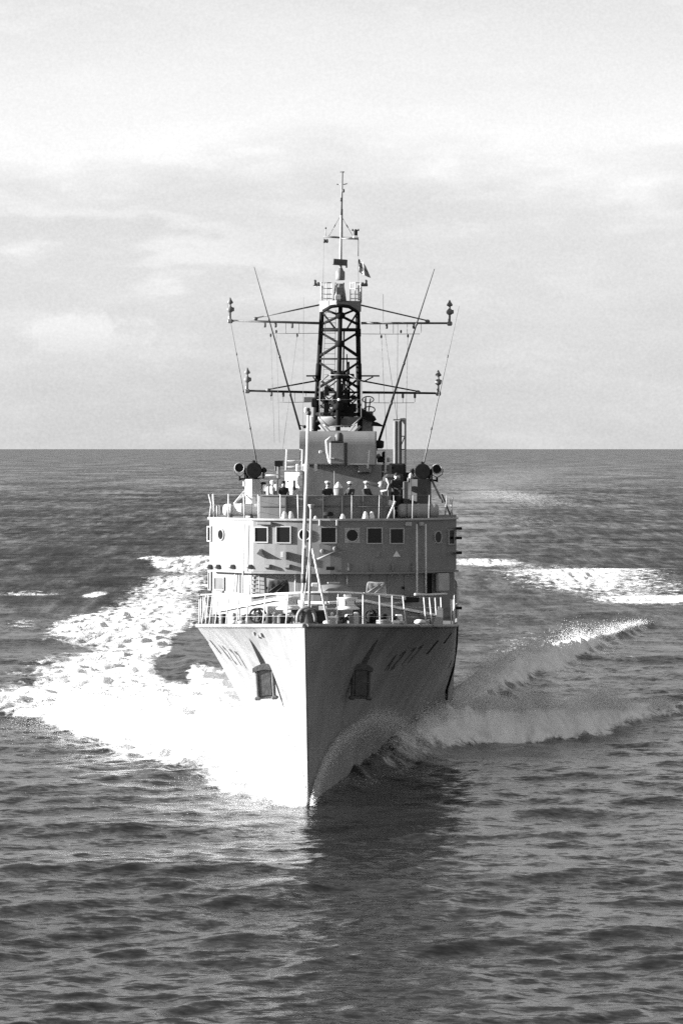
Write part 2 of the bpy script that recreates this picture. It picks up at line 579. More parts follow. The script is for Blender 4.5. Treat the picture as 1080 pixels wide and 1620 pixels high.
def water_material():
    m = bpy.data.materials.new('sea_water')
    m.use_nodes = True
    n, l = m.node_tree.nodes, m.node_tree.links
    b = n['Principled BSDF']
    b.inputs['Base Color'].default_value = (0.012, 0.012, 0.012, 1)
    b.inputs['Roughness'].default_value = 0.12
    b.inputs['IOR'].default_value = 1.333
    b.inputs['Specular IOR Level'].default_value = 0.33
    tc = n.new('ShaderNodeTexCoord')
    def noise(sc, scale, detail, rough, dist=0.0, col=False):
        mp = n.new('ShaderNodeMapping')
        mp.inputs['Scale'].default_value = sc
        mp.inputs['Rotation'].default_value = (0, 0, 0.15)
        l.new(tc.outputs['Object'], mp.inputs[0])
        t = n.new('ShaderNodeTexNoise')
        t.inputs['Scale'].default_value = scale
        t.inputs['Detail'].default_value = detail
        t.inputs['Roughness'].default_value = rough
        t.inputs['Distortion'].default_value = dist
        l.new(mp.outputs[0], t.inputs['Vector'])
        return t.outputs['Color' if col else 'Fac']
    def slopes(sc, scale, detail, rough, dist, k):
        v = noise(sc, scale, detail, rough, dist, True)
        sub = n.new('ShaderNodeVectorMath')
        sub.operation = 'SUBTRACT'
        l.new(v, sub.inputs[0])
        sub.inputs[1].default_value = (0.5, 0.5, 0.5)
        mul = n.new('ShaderNodeVectorMath')
        mul.operation = 'MULTIPLY'
        l.new(sub.outputs[0], mul.inputs[0])
        if isinstance(k, (int, float)):
            mul.inputs[1].default_value = (k * 0.75, k, 0)
        else:
            cx = n.new('ShaderNodeCombineXYZ')
            l.new(k, cx.inputs[0])
            l.new(k, cx.inputs[1])
            l.new(cx.outputs[0], mul.inputs[1])
        return mul.outputs[0]
    lod = n.new('ShaderNodeAttribute')
    lod.attribute_name = 'rough_water'
    k2 = math_node(n, l, 'MULTIPLY', math_node(n, l, 'MINIMUM', lod.outputs['Fac'], 1.0), 0.7)
    k3 = math_node(n, l, 'MULTIPLY', math_node(n, l, 'MINIMUM', lod.outputs['Fac'], 1.0), 0.8)
    # gusts roughen the distant sea in long bands
    g1 = noise((0.45, 0.035, 1.0), 1.0, 9, 0.75, 0.2)
    g2 = noise((0.035, 0.006, 1.0), 1.0, 4, 0.6, 0.2)
    gv = math_node(n, l, 'ADD', math_node(n, l, 'MULTIPLY', g1, 0.75), math_node(n, l, 'MULTIPLY', g2, 0.45))
    rough_far = smooth(n, l, gv, 0.42, 0.80, 0.14, 0.42)
    wk = n.new('ShaderNodeAttribute')
    wk.attribute_name = 'wake'
    rough_far = math_node(n, l, 'MULTIPLY', rough_far, math_node(n, l, 'SUBTRACT', 1.0, math_node(n, l, 'MULTIPLY', wk.outputs['Fac'], smooth(n, l, g2, 0.38, 0.60, 0.15, 0.75))))
    rough_far = math_node(n, l, 'MULTIPLY', rough_far, smooth(n, l, lod.outputs['Fac'], 0.8, 2.0, 1.45, 1.0))
    base_r = smooth(n, l, lod.outputs['Fac'], 0.0, 0.5, 0.0, 1.0)
    rr = math_node(n, l, 'ADD', math_node(n, l, 'MULTIPLY', base_r, rough_far), math_node(n, l, 'MULTIPLY', math_node(n, l, 'SUBTRACT', 1.0, base_r), 0.19))
    l.new(rr, b.inputs['Roughness'])
    geo = n.new('ShaderNodeNewGeometry')
    acc = geo.outputs['Normal']
    for v in (slopes((1.0, 1.5, 1.0), 2.4, 4, 0.62, 0.3, 0.75), slopes((1.0, 1.3, 1.0), 0.75, 3, 0.6, 0.4, 0.5), slopes((1.0, 1.6, 1.0), 0.38, 4, 0.6, 0.3, k2), slopes((1.0, 1.4, 1.0), 0.05, 4, 0.6, 0.2, k3)):
        ad = n.new('ShaderNodeVectorMath')
        ad.operation = 'ADD'
        l.new(acc, ad.inputs[0])
        l.new(v, ad.inputs[1])
        acc = ad.outputs[0]
    nm = n.new('ShaderNodeVectorMath')
    nm.operation = 'NORMALIZE'
    l.new(acc, nm.inputs[0])
    l.new(nm.outputs[0], b.inputs['Normal'])
    # foam
    fa = n.new('ShaderNodeAttribute')
    fa.attribute_name = 'foam'
    f1 = noise((1.0, 0.42, 0.8), 1.0, 9, 0.70, 0.7)
    f2 = noise((1.0, 0.8, 1.0), 5.0, 5, 0.7)
    mix = math_node(n, l, 'ADD', math_node(n, l, 'MULTIPLY', f1, 0.75), math_node(n, l, 'MULTIPLY', f2, 0.25))
    val = math_node(n, l, 'ADD', math_node(n, l, 'MULTIPLY', fa.outputs['Fac'], 1.05), math_node(n, l, 'MULTIPLY', math_node(n, l, 'SUBTRACT', mix, 0.5), 1.7))
    fac = smooth(n, l, val, 0.36, 0.66)
    d = n.new('ShaderNodeBsdfPrincipled')
    thick = smooth(n, l, mix, 0.36, 0.60, 0.74, 0.95)
    cb = n.new('ShaderNodeCombineColor')
    for i in range(3):
        l.new(thick, cb.inputs[i])
    l.new(cb.outputs[0], d.inputs['Base Color'])
    d.inputs['Roughness'].default_value = 0.9
    d.inputs['Specular IOR Level'].default_value = 0.1
    b3 = n.new('ShaderNodeBump')
    b3.inputs['Strength'].default_value = 0.7
    b3.inputs['Distance'].default_value = 0.4
    l.new(f1, b3.inputs['Height'])
    l.new(b3.outputs[0], d.inputs['Normal'])
    ms = n.new('ShaderNodeMixShader')
    l.new(fac, ms.inputs[0])
    l.new(b.outputs[0], ms.inputs[1])
    l.new(d.outputs[0], ms.inputs[2])
    l.new(ms.outputs[0], n['Material Output'].inputs['Surface'])
    return m
build_sea()

# ------------------------------------------------------------------ hull form
L_SHIP = 110.0
def deck_z(s):
    if s < 22:
        return 7.22 - (s + 3.5) * 0.0424
    return 6.139

def half_breadth(s, w):
    wc = max(0.0, min(1.0, w))
    s0 = -3.5 * wc ** 1.2
    L = 27.5 + 38 * (1 - wc) ** 0.9
    p = 1.8 - 0.5 * (1 - wc) ** 0.8
    B = 5.85 - 0.25 * (1 - wc)
    u = min(1.0, max(0.0, (s - s0) / L))
    b = B * (1 - (1 - u) ** p)
    if s > 80:
        b *= 1 - 0.25 * ((s - 80) / (L_SHIP - 80)) ** 2
    if w < 0:
        b *= 1 + w * 0.8
    return max(b, 0.04)

def hull_t(s, z):
    return half_breadth(s, z / deck_z(s))

def s_for_deck(t):
    lo, hi = -3.5, 24.0
    for _ in range(40):
        m = (lo + hi) / 2
        if half_breadth(m, 1) < t:
            lo = m
        else:
            hi = m
    return lo

ship = tag(empty('warship', None, (BOW_X, BOW_D, 0), -YAW), 'grey naval frigate steaming bow-on with lattice mast and tall bridge', 'warship')

def build_hull():
    mb = MB()
    ws = [-0.22, -0.1, 0.0] + [0.0 + 0.05 * k for k in range(1, 20)] + [0.975, 1.0]
    ni = 90
    def col(sign):
        vs = []
        for w in ws:
            s0 = -3.5 * max(0, w) ** 1.2
            for i in range(ni + 1):
                g = i / ni
                s = s0 + (L_SHIP - s0) * g ** 1.9
                b = half_breadth(s, w) if i else 0.035
                vs.append((sign * b, s, w * deck_z(s)))
        return vs
    c = ni + 1
    fs = [(j * c + i, j * c + i + 1, (j + 1) * c + i + 1, (j + 1) * c + i) for j in range(len(ws) - 1) for i in range(ni)]
    mb.add(col(1), fs, True)
    mb.add(col(-1), [f[::-1] for f in fs], True)
    # stem bar and transom close the two sides
    stem, tr = [], []
    m = len(ws) * c
    for j in range(len(ws) - 1):
        a, b2 = j * c, (j + 1) * c
        mb.f.append((a, b2, m + b2, m + a))
        a, b2 = j * c + ni, (j + 1) * c + ni
        mb.f.append((a, m + a, m + b2, b2))
    hull = mb.build('hull', M_HULL, ship)
    # deck, a little below the gunwale bar
    mb = MB()
    svals = [-3.4 + (L_SHIP + 3.3) * (k / 70) ** 1.5 for k in range(71)]
    vs = []
    for s in svals:
        b, z = max(half_breadth(s, 1) - 0.03, 0.02), deck_z(s) - 0.03
        vs += [(-b, s, z), (0, s, z + b * 0.02), (b, s, z)]
    mb.add(vs, [(3 * i + k, 3 * i + k + 1, 3 * i + k + 4, 3 * i + k + 3) for i in range(70) for k in range(2)])
    mb.build('deck_plating', M_DECK, hull)
    for sg in (-1, 1):
        pts = [(sg * half_breadth(s, 1), s, deck_z(s) + 0.02) for s in [-3.4 + 72 * (k / 60) ** 1.5 for k in range(61)]]
        MB().path(pts, 0.085, 8).build('gunwale_bar', M_HULL, hull)
    return hull
hull = build_hull()

def hull_frame(s, z, sg):
    """point on the hull side and its outward normal"""
    e = 0.05
    p = Vector((sg * hull_t(s, z), s, z))
    a = Vector((sg * hull_t(s + e, z), s + e, z)) - p
    b = Vector((sg * hull_t(s, z + e), s, z + e)) - p
    n = a.cross(b).normalized()
    if n.x * sg < 0:
        n = -n
    return p, n

# pennant number painted on both bows: strokes that follow the plating
GLYPH = {'A': [((0, 0), (0.5, 1)), ((0.5, 1), (1, 0)), ((0.22, 0.38), (0.78, 0.38))],
         '2': [((0, 0.82), (0.25, 1)), ((0.25, 1), (0.8, 1)), ((0.8, 1), (1, 0.75)), ((1, 0.75), (0, 0)), ((0, 0), (1, 0))],
         '7': [((0, 1), (1, 1)), ((1, 1), (0.3, 0))]}
def pennant(sg):
    h, w, gap = 0.66, 0.62, 0.66
    word = 'A277'
    for k, ch in enumerate(word):
        mb = MB()
        s0 = 11.0 + k * (w + gap) + (0.45 if k > 1 else 0)
        for a, b in GLYPH[ch]:
            n = 5
            q = []
            ax, ay = a
            bx, by = b
            d = Vector(((bx - ax) * w, (by - ay) * h)).normalized()
            nn = Vector((-d.y, d.x)) * 0.075
            for i in range(n + 1):
                u = i / n
                for e in (-1, 1):
                    gx = (ax + (bx - ax) * u) * w + e * nn.x
                    gy = (ay + (by - ay) * u) * h + e * nn.y
                    if sg < 0:
                        ss = 11.0 + 5.8 - (s0 - 11.0) - gx
                    else:
                        ss = s0 + gx
                    z = 4.72 + gy + (ss - 11.0) * 0.03
                    p, nrm = hull_frame(ss, z, sg)
                    q.append(p + nrm * 0.012)
            mb.add(q, [(2 * i, 2 * i + 1, 2 * i + 3, 2 * i + 2) for i in range(n)])
        mb.build('pennant_letter' if ch == 'A' else 'pennant_numeral', M_MARK, hull)
for sg in (1, -1):
    pennant(sg)

# scupper stains and slots below the gunwale further aft
for sg in (1, -1):
    for s, z, ln in ((19.0, 5.35, 0.6), (22.0, 5.62, 0.5), (38.0, 4.6, 0.6), (36.5, 3.7, 0.35)):
        mb = MB()
        q = []
        for i in range(6):
            for e in (-0.14, 0.14):
                zz = z - ln / 2 + ln * i / 5
                p, nrm = hull_frame(s + e * 2, zz, sg)
                q.append(p + nrm * 0.012)
        mb.add(q, [(2 * i, 2 * i + 1, 2 * i + 3, 2 * i + 2) for i in range(5)])
        mb.build('scupper_slot', M_BLACK, hull)
# rubbing strake / discharge pipe down the far side
mb = MB()
mb.path([Vector((hull_t(s, z) + 0.04, s, z)) for s, z in ((40, 5.5), (41, 4.4), (42, 3.2), (45, 2.0), (50, 1.2))], 0.07, 6)
mb.build('discharge_pipe', M_BLACK, hull)

# ------------------------------------------------------------------ anchors in their recesses
def anchor(sg, label):
    c = at(425 if sg < 0 else 561, 1078, 5.5)
    s = 5.5
    z = c.z
    p, nrm = hull_frame(s, z, sg)
    lean = R(-4) if sg < 0 else R(2)
    # hawse: a dark wedge-shaped slot above the anchor, part of the hull
    mb = MB()
    p2, n2 = hull_frame(s + 0.35, z + 1.78, sg)
    pa, na = hull_frame(s + 0.12, z + 0.62, sg)
    pb, nb = hull_frame(s + 0.75, z + 0.62, sg)
    mb.add([p2 + n2 * 0.02, pa + na * 0.22, pb + nb * 0.02, pa - na * 0.1], [(0, 1, 2), (0, 2, 3), (0, 3, 1), (1, 3, 2)])
    mb.build('hawse_slot', M_DGREY, hull)
    mb = MB()
    mb.add([p2 + n2 * 0.02 + Vector((0, 0, 0.05)), pa + na * 0.24, pa + na * 0.05], [(0, 1, 2)])
    t = thing('anchor', label, 'anchor', (p.x + sg * 0.34, s - 0.42, z - 0.02), 0.0, 'bow anchors')
    def B(name, mb):
        o = mb.build(name, M_ANCHOR, t)
        return o
    rot = Matrix.Rotation(lean, 3, 'Y')
    face = Matrix.Rotation(R(6 * sg), 3, 'Z')
    def X(v):
        return face @ (rot @ Vector(v))
    def block(mb, c, size, bev=0.05):
        k = MB().box((0, 0, 0), size, 0, bev)
        mb.add([X(Vector(q) + Vector(c)) for q in k.v], k.f)
        return mb
    B('shank', block(MB(), (0, 0.10, 0.0), (0.56, 0.40, 1.16)))
    B('fluke', block(MB(), (-0.33, 0.0, -0.05), (0.13, 0.26, 1.12)))
    B('fluke', block(MB(), (0.33, 0.0, -0.05), (0.13, 0.26, 1.12)))
    # curved crown at the head, flared feet below
    mb = MB()
    n = 12
    vs = []
    for i in range(n + 1):
        u = -1 + 2 * i / n
        zt = 0.76 - 0.16 * u * u
        zb = 0.52 - 0.10 * u * u
        for y in (-0.16, 0.14):
            vs += [X((u * 0.47, y, zb)), X((u * 0.47, y, zt))]
    fs = []
    for i in range(n):
        a, b = 4 * i, 4 * i + 4
        fs += [(a, a + 1, b + 1, b), (a + 2, b + 2, b + 3, a + 3), (a + 1, a + 3, b + 3, b + 1), (a, b, b + 2, a + 2)]
    fs += [(0, 2, 3, 1), (4 * n, 4 * n + 1, 4 * n + 3, 4 * n + 2)]
    mb.add(vs, fs)
    B('crown', mb)
    B('bill', block(MB(), (-0.35, -0.02, -0.64), (0.26, 0.30, 0.16)))
    B('bill', block(MB(), (0.35, -0.02, -0.64), (0.26, 0.30, 0.16)))
    B('crosspiece', block(MB(), (0, 0.0, -0.62), (0.62, 0.18, 0.10), 0.03))
anchor(-1, 'grey stockless anchor housed on the sunlit side of the bow')
anchor(1, 'dark stockless anchor housed on the shaded side of the bow')

# small plated eye above the sunlit hawse
p, nrm = hull_frame(3.0, 6.75, -1)
mb = MB()
for k, (ds, dz, w, h) in enumerate(((-0.55, 0.0, 0.5, 0.16), (0.05, -0.08, 0.42, 0.14), (0.5, 0.0, 0.4, 0.15))):
    q, n2 = hull_frame(3.6 + ds, 6.62 + dz, -1)
    mb.box(q + n2 * 0.02, (0.12, w, h), R(14), 0, ('Y', R(-18)))
mb.build('roller_plate', M_GREY, hull)

# ------------------------------------------------------------------ forecastle guard rails
def rail(name, posts, h, levels=(1.0, 0.66, 0.33), pr=0.032, wr=0.007, material=None, wire_mat=None, parent=None):
    """posts: list of base points; each stanchion and each wire run is its own mesh"""
    e = empty(name, parent or ship)
    material = material or M_WHITE
    tops = []
    for b in posts:
        b, tp = (b if isinstance(b, tuple) and isinstance(b[0], Vector) else (Vector(b), Vector(b) + Vector((0, 0, h))))
        MB().tube(b, tp, pr, pr * 0.85, 6).build('stanchion', material, e)
        tops.append((b, tp))
    for lv in levels:
        pts = [b + (tp - b) * (lv - 0.015) for b, tp in tops]
        if len(pts) > 1:
            MB().path(pts, wr, 4).build('guard_wire', wire_mat or M_LIGHT, e)
    return e

def edge_posts(pix, sg):
    out = []
    for pxb, pxt, hgt in pix:
        s = 8.0
        for _ in range(12):
            t = at(pxb, 990, s).x
            s = s_for_deck(min(abs(t) + 0.12, 5.78))
        b = Vector((sg * (half_breadth(s, 1) - 0.12), s, deck_z(s)))
        tp = at(pxt, 900, s)
        out.append((b, Vector((tp.x, s, b.z + hgt))))
    return out
H_R = 1.28
left_px = [(474, 480, H_R), (452, 456, H_R), (415.5, 420, H_R), (390, 392, 1.25), (374, 378, 1.25), (357, 362, 1.25), (340, 345, 1.3), (331, 336, 1.3), (325, 330, 1.3), (319, 325, 1.3)]
right_px = [(532, 535, H_R), (574, 574, H_R), (601, 600, H_R), (621, 620, H_R), (642, 637, H_R), (674, 670, 1.25), (683, 679, 1.25), (691, 688, 1.25), (699, 697, 1.28)]
rail('forecastle_rail', edge_posts(left_px, -1), H_R)
rail('forecastle_rail', edge_posts(right_px, 1), H_R)
# rails receding along both sides, abreast of the bridge
for sg in (-1, 1):
    ps = []
    for k in range(6):
        s = 20.5 + k * 1.75
        b = Vector((sg * (half_breadth(s, 1) - 0.10), s, deck_z(s)))
        ps.append((b, b + Vector((-sg * 0.02, 0, 1.2))))
    rail('side_rail', ps, 1.2)
# bar-topped section of rail on each bow and canvas dodger panels near the bridge
MB().path([at(318, 941, 18.5), at(352, 940, 17.5), at(395, 940, 15)], 0.035, 6).build('rail_bar', M_LIGHT, ship)
MB().path([at(657, 940, 19), at(680, 941, 20), at(706, 939.5, 21)], 0.05, 6).build('rail_bar', M_WHITE, ship)
MB().box(at(657, 940.5, 19), (0.12, 0.12, 0.12), 0, 0.03).build('rail_knob', M_WHITE, ship)

# ------------------------------------------------------------------ stem head: bull ring, jackstaff with its tripod
mb = MB()
zs = deck_z(-2.6)
ring = []
for k in range(17):
    a = math.pi * (-0.08 + 1.16 * k / 16)
    ring.append(Vector((0.0 + 0.34 * math.cos(a), -2.55, zs + 0.28 + 0.44 * math.sin(a))))
mb.path(ring, 0.075, 8)
mb.build('bull_ring', M_GREY, ship)
mb = MB()
mb.lathe((0.05, -2.3, zs), [(0.40, 0), (0.42, 0.1), (0.34, 0.16), (0.30, 0.55), (0.36, 0.62), (0.33, 0.68)], 14)
mb.build('fairlead_roller', M_DGREY, ship)
mb = MB().path([Vector((x, -3.1 + abs(x) * 1.3, deck_z(-3) + 0.02 + 0.10 * 0)) for x in (-0.45, -0.3, -0.1, 0.1, 0.3, 0.45)], 0.07, 6)
mb.build('stem_head_lip', M_LIGHT, ship)

js = empty('jackstaff', ship)
top, bot = at(487.5, 655, -1.8), at(480, 912, -1.8)
foot = at(475.5, 988, -1.8)
MB().tube(bot, top, 0.082, 0.055, 10).build('staff', M_WHITE, js)
MB().tube(foot, bot + Vector((0, 0, 0.05)), 0.045, 0.05, 8).build('lower_spar', M_WHITE, js)
MB().tube(bot + Vector((0, 0, -0.25)), bot + Vector((0.0, 0, 0.1)), 0.10, 0.10, 8).build('collar', M_DGREY, js)
cap = at(488, 652, -1.8)
MB().lathe(cap + Vector((0, 0, -0.12)), [(0.06, 0), (0.10, 0.04), (0.10, 0.14), (0.06, 0.17), (0.07, 0.24), (0.02, 0.30)], 12).build('steaming_light', M_DGREY, js)
MB().box(cap + Vector((-0.10, 0, 0.08)), (0.12, 0.14, 0.22), 0, 0.03).build('light_bracket', M_WHITE, js)
for x in (468, 483, 500):
    MB().box(at(478 + (x - 483) * 0.9 + 6, 740, -1.7), (0.12 if x != 483 else 0.24, 0.16, 0.30), 0, 0.03).build('steaming_light', M_WHITE, js)
MB().box(at(482.5, 866, -1.9), (0.16, 0.12, 0.12), 0, 0.02).build('cleat', M_WHITE, js)
tri = empty('staff_tripod', ship)
MB().tube(at(489, 962, -0.4), at(492, 800, -0.4), 0.055, 0.05, 8).build('leg', M_LIGHT, tri)
MB().tube(at(519, 987, -0.2), at(494, 868, -0.3), 0.042, 0.042, 8).build('leg', M_WHITE, tri)
MB().tube(at(478, 978, -0.6), at(491, 862, -0.5), 0.03, 0.03, 8).build('leg', M_LIGHT, tri)
MB().lathe(at(492, 806, -0.4), [(0.05, 0), (0.07, 0.08), (0.12, 0.16), (0.12, 0.2)], 10).build('top_cup', M_LIGHT, tri)

# ------------------------------------------------------------------ capstans, bollards, deck gear
def capstan(px, s, py_top=944, k=1.0):
    c = empty('capstan', ship)
    p = at(px, py_top, s)
    z0 = deck_z(s)
    h = p.z - z0
    b = Vector((p.x, s, z0))
    MB().lathe(b, [(0.52, 0), (0.52, 0.10), (0.42, 0.14), (0.42, 0.34), (0.36, 0.38)], 18).build('bed', M_BLACK, c)
    for q in range(5):
        a = q * 1.256
        MB().box(b + Vector((math.cos(a) * 0.45, math.sin(a) * 0.45, 0.30)), (0.22, 0.22, 0.36), a, 0.03).build('gear_case', M_DGREY if q % 2 else M_GREY, c)
    hd = h - 0.72
    MB().lathe(b + Vector((0, 0, 0.70)), [(0.53 * k, 0), (0.55 * k, 0.05), (0.50 * k, 0.09), (0.36 * k, 0.16), (0.30 * k, hd * 0.5), (0.34 * k, hd - 0.14), (0.45 * k, hd - 0.08), (0.46 * k, hd - 0.02), (0.2, hd)], 24).build('drum', M_WHITE, c)
    for q in range(6):
        a = q * math.pi / 3 + 0.3
        MB().box(b + Vector((math.cos(a) * 0.33 * k, math.sin(a) * 0.33 * k, 0.70 + hd * 0.5)), (0.10, 0.06, hd * 0.55), a, 0.015).build('whelp', M_WHITE if q % 2 else M_GREY, c)
    MB().box(b + Vector((0.02, 0, h + 0.05)), (0.34, 0.1, 0.1), 0.4, 0.03).build('brake_handle', M_WHITE, c)
    MB().lathe(b + Vector((-0.62, -0.15, 0)), [(0.14, 0), (0.14, 0.04), (0.06, 0.07), (0.06, 0.5), (0.09, 0.53), (0.02, 0.6)], 10).build('control_pedestal', M_WHITE, c)
capstan(457, 8.5, 943)
capstan(549, 8.5, 944, 0.95)

def reel(px, py, s, r=0.30, ry=0.0):
    c = empty('hawser_reel', ship)
    p = at(px, py, s)
    for e in (-0.2, 0.2):
        ring = [p + Vector((e + 0.0, math.cos(a) * 0.0, 0)) + Vector((0, r * math.cos(a), r * math.sin(a))) for a in lins(0, 2 * math.pi, 19)]
        ang = R(68)
        ring = [p + Matrix.Rotation(ang, 3, 'Z') @ (q - p) for q in ring]
        MB().path(ring, 0.045, 6, False).build('flange', M_BLACK, c)
        for k in range(5):
            a = k * 2 * math.pi / 5
            q0 = p + Matrix.Rotation(ang, 3, 'Z') @ Vector((e, 0, 0))
            q1 = p + Matrix.Rotation(ang, 3, 'Z') @ Vector((e, r * math.cos(a), r * math.sin(a)))
            MB().tube(q0, q1, 0.03, 0.03, 6).build('spoke', M_BLACK, c)
    a0 = p + Matrix.Rotation(R(68), 3, 'Z') @ Vector((-0.22, 0, 0))
    a1 = p + Matrix.Rotation(R(68), 3, 'Z') @ Vector((0.22, 0, 0))
    MB().tube(a0, a1, r * 0.55, r * 0.55, 12).build('coil', M_DGREY, c)
    MB().box((p.x, p.y + 0.02, (p.z - r + deck_z(s)) / 2), (0.1, 0.5, max(0.05, p.z - deck_z(s))), R(68), 0.0).build('stand', M_DGREY, c)
reel(408, 974, 8.5, 0.28)
reel(589, 974, 9.5, 0.24)

def mushroom(px, py_top, s, r, name='mushroom_vent', m=None):
    p = at(px, py_top, s)
    z0 = deck_z(s)
    h = max(0.25, p.z - z0)
    c = empty(name, ship)
    MB().lathe((p.x, s, z0), [(r * 0.55, 0), (r * 0.5, h * 0.55), (r * 0.5, h * 0.6)], 14).build('stem', m or M_WHITE, c)
    MB().lathe((p.x, s, z0 + h * 0.45), [(r * 0.9, 0), (r, h * 0.12), (r * 0.9, h * 0.4), (r * 0.5, h * 0.53), (r * 0.1, h * 0.56)], 16).build('cap', m or M_WHITE, c)
mushroom(622, 983, 7.6, 0.28)
mushroom(634, 985, 7.8, 0.16, m=M_LIGHT)
mushroom(664, 980, 10.5, 0.24)
mushroom(370, 986, 10.6, 0.22)
mushroom(383, 984, 9.4, 0.20, m=M_LIGHT)
mushroom(519, 985, 5.4, 0.22, m=M_LIGHT)

def bollards(px, s, rz=0.5, m=None):
    c = empty('bollard_pair', ship)
    p = at(px, 985, s)
    z0 = deck_z(s)
    for e in (-0.3, 0.3):
        b = Vector((p.x + e * math.cos(rz), s + e * math.sin(rz), z0))
        MB().lathe(b, [(0.13, 0), (0.12, 0.42), (0.16, 0.46), (0.16, 0.5), (0.05, 0.53)], 12).build('post', m or M_DGREY, c)
    MB().box((p.x, s, z0 + 0.04), (1.0, 0.36, 0.08), rz).build('base', m or M_DGREY, c)
bollards(436, 6.5, 0.4)
bollards(596, 7.5, -0.4, M_BLACK)
bollards(347, 14.5, 1.0)
bollards(673, 15.0, -1.0, M_GREY)
# chain cables running from capstan to hawse
for sg in (-1, 1):
    e = empty('anchor_cable', ship)
    a = at(457 if sg < 0 else 549, 985, 8.0)
    for k in range(13):
        u = k / 12
        p = Vector((a.x + (sg * 1.0 - a.x) * u, 8.0 - 5.2 * u, 0))
        p.z = deck_z(p.y) + 0.09 + (0.28 * (1 - u) ** 2)
        pts = [p + Vector((0.09 * math.cos(q) * (1 if k % 2 else 0.3), 0.2 * math.sin(q), 0.09 * math.cos(q) * (0.2 if k % 2 else 1))) for q in lins(0, 2 * math.pi, 9)]
        MB().path(pts, 0.04, 5, False).build('chain_link', M_BLACK, e)
# lockers and winch boxes between the capstans and the breakwater
for px, py, s, sz, m in ((434, 967, 9.5, (0.7, 0.5, 0.45), M_LIGHT), (470, 972, 9.0, (0.5, 0.5, 0.5), M_DGREY), (505, 975, 6.0, (0.5, 0.4, 0.5), M_BLACK),
                         (497, 968, 7.0, (0.35, 0.35, 0.6), M_GREY), (525, 968, 9.5, (0.8, 0.4, 0.3), M_GREY), (524, 980, 7.0, (0.6, 0.4, 0.25), M_LIGHT), (565, 968, 9.0, (0.4, 0.4, 0.6), M_DGREY)):
    p = at(px, py, s)
    z0 = deck_z(s)
    top_z = p.z + sz[2] / 2
    MB().box((p.x, s, (z0 + top_z) / 2), (sz[0], sz[1], top_z - z0), 0.1, 0.04).build('deck_locker', m, ship)
rr = random.Random(5)
for k in range(34):
    px = rr.uniform(360, 672)
    if 476 < px < 500:
        continue
    s_ = rr.uniform(6.5, 11.5) if 420 < px < 610 else rr.uniform(11, 14)
    q = at(px, 985, s_)
    if abs(q.x) > half_breadth(s_, 1) - 0.4:
        continue
    z0 = deck_z(s_) - 0.02
    h_ = rr.uniform(0.18, 0.62)
    m_ = rr.choice([M_BLACK, M_BLACK, M_DGREY, M_DGREY, M_GREY, M_LIGHT, M_WHITE])
    kind = k % 4
    if kind == 0:
        MB().box((q.x, s_, z0 + h_ / 2), (rr.uniform(0.2, 0.5), 0.3, h_), rr.uniform(-0.6, 0.6), 0.04).build('deck_locker', m_, ship)
    elif kind == 1:
        r_ = rr.uniform(0.08, 0.16)
        MB().lathe((q.x, s_, z0), [(r_ * 1.3, 0), (r_, 0.05), (r_, h_ * 0.7), (r_ * 1.5, h_ * 0.75), (r_ * 1.4, h_ * 0.92), (r_ * 0.4, h_)], 12).build('deck_vent', m_, ship)
    elif kind == 2:
        ring = [Vector((q.x + 0.26 * math.cos(a), s_ + 0.26 * math.sin(a), z0 + 0.06 + 0.012 * a)) for a in lins(0, 18.8, 40)]
        MB().path(ring, 0.045, 5).build('rope_coil', rr.choice([M_GREY, M_LIGHT, M_DGREY]), ship)
    else:
        MB().path([(q.x - 0.2, s_, z0), (q.x - 0.2, s_, z0 + h_ * 0.8), (q.x - 0.1, s_, z0 + h_), (q.x + 0.1, s_, z0 + h_), (q.x + 0.2, s_, z0 + h_ * 0.8), (q.x + 0.2, s_, z0)], 0.05, 6).build('roller_frame', m_, ship)
# sloped ramp-like box and hatch cover on the bow's far corner
mb = MB()
a, b = at(690, 960, 13.5), at(704, 985, 13.5)
mb.add([(a.x - 0.15, 13.4, deck_z(13.5)), (b.x - 0.1, 13.4, deck_z(13.5)), (b.x - 0.1, 13.4, a.z - 0.1), (a.x + 0.08, 13.4, a.z),
        (a.x - 0.15, 14.4, deck_z(14.5)), (b.x - 0.1, 14.4, deck_z(14.5)), (b.x - 0.1, 14.4, a.z - 0.1), (a.x + 0.08, 14.4, a.z)],
       [(0, 1, 2, 3), (7, 6, 5, 4), (0, 4, 5, 1), (1, 5, 6, 2), (2, 6, 7, 3), (3, 7, 4, 0)])
mb.build('fairlead_casting', M_LIGHT, ship)

# ------------------------------------------------------------------ breakwater and the round platform behind it
bw_e = empty('breakwater', ship)
def bw_side(sg, pts):
    """pts: (px, py of the top edge, s)"""
    P = [at(*q) for q in pts]
    mb = MB().ribbon([(p.x, p.y) for p in P], 0.05, [deck_z(p.y) - 0.05 for p in P], [p.z for p in P])
    mb.build('plate', M_HOUSE, bw_e)
    MB().ribbon([(p.x, p.y - 0.04) for p in P], 0.26, [p.z + 0.003 for p in P], [p.z + 0.11 for p in P]).build('top_flange', M_WHITE, bw_e)
    for i in range(len(P) - 1):
        for u in (0.3, 0.8):
            p = P[i].lerp(P[i + 1], u)
            z0 = deck_z(p.y)
            MB().add([(p.x - 0.02, p.y + 0.03, z0), (p.x - 0.02, p.y + 0.6, z0), (p.x - 0.02, p.y + 0.03, p.z - 0.02),
                      (p.x + 0.02, p.y + 0.03, z0), (p.x + 0.02, p.y + 0.6, z0), (p.x + 0.02, p.y + 0.03, p.z - 0.02)],
                     [(0, 1, 2), (5, 4, 3), (0, 3, 4, 1), (1, 4, 5, 2), (2, 5, 3, 0)]).build('bracket', M_HOUSE, bw_e)
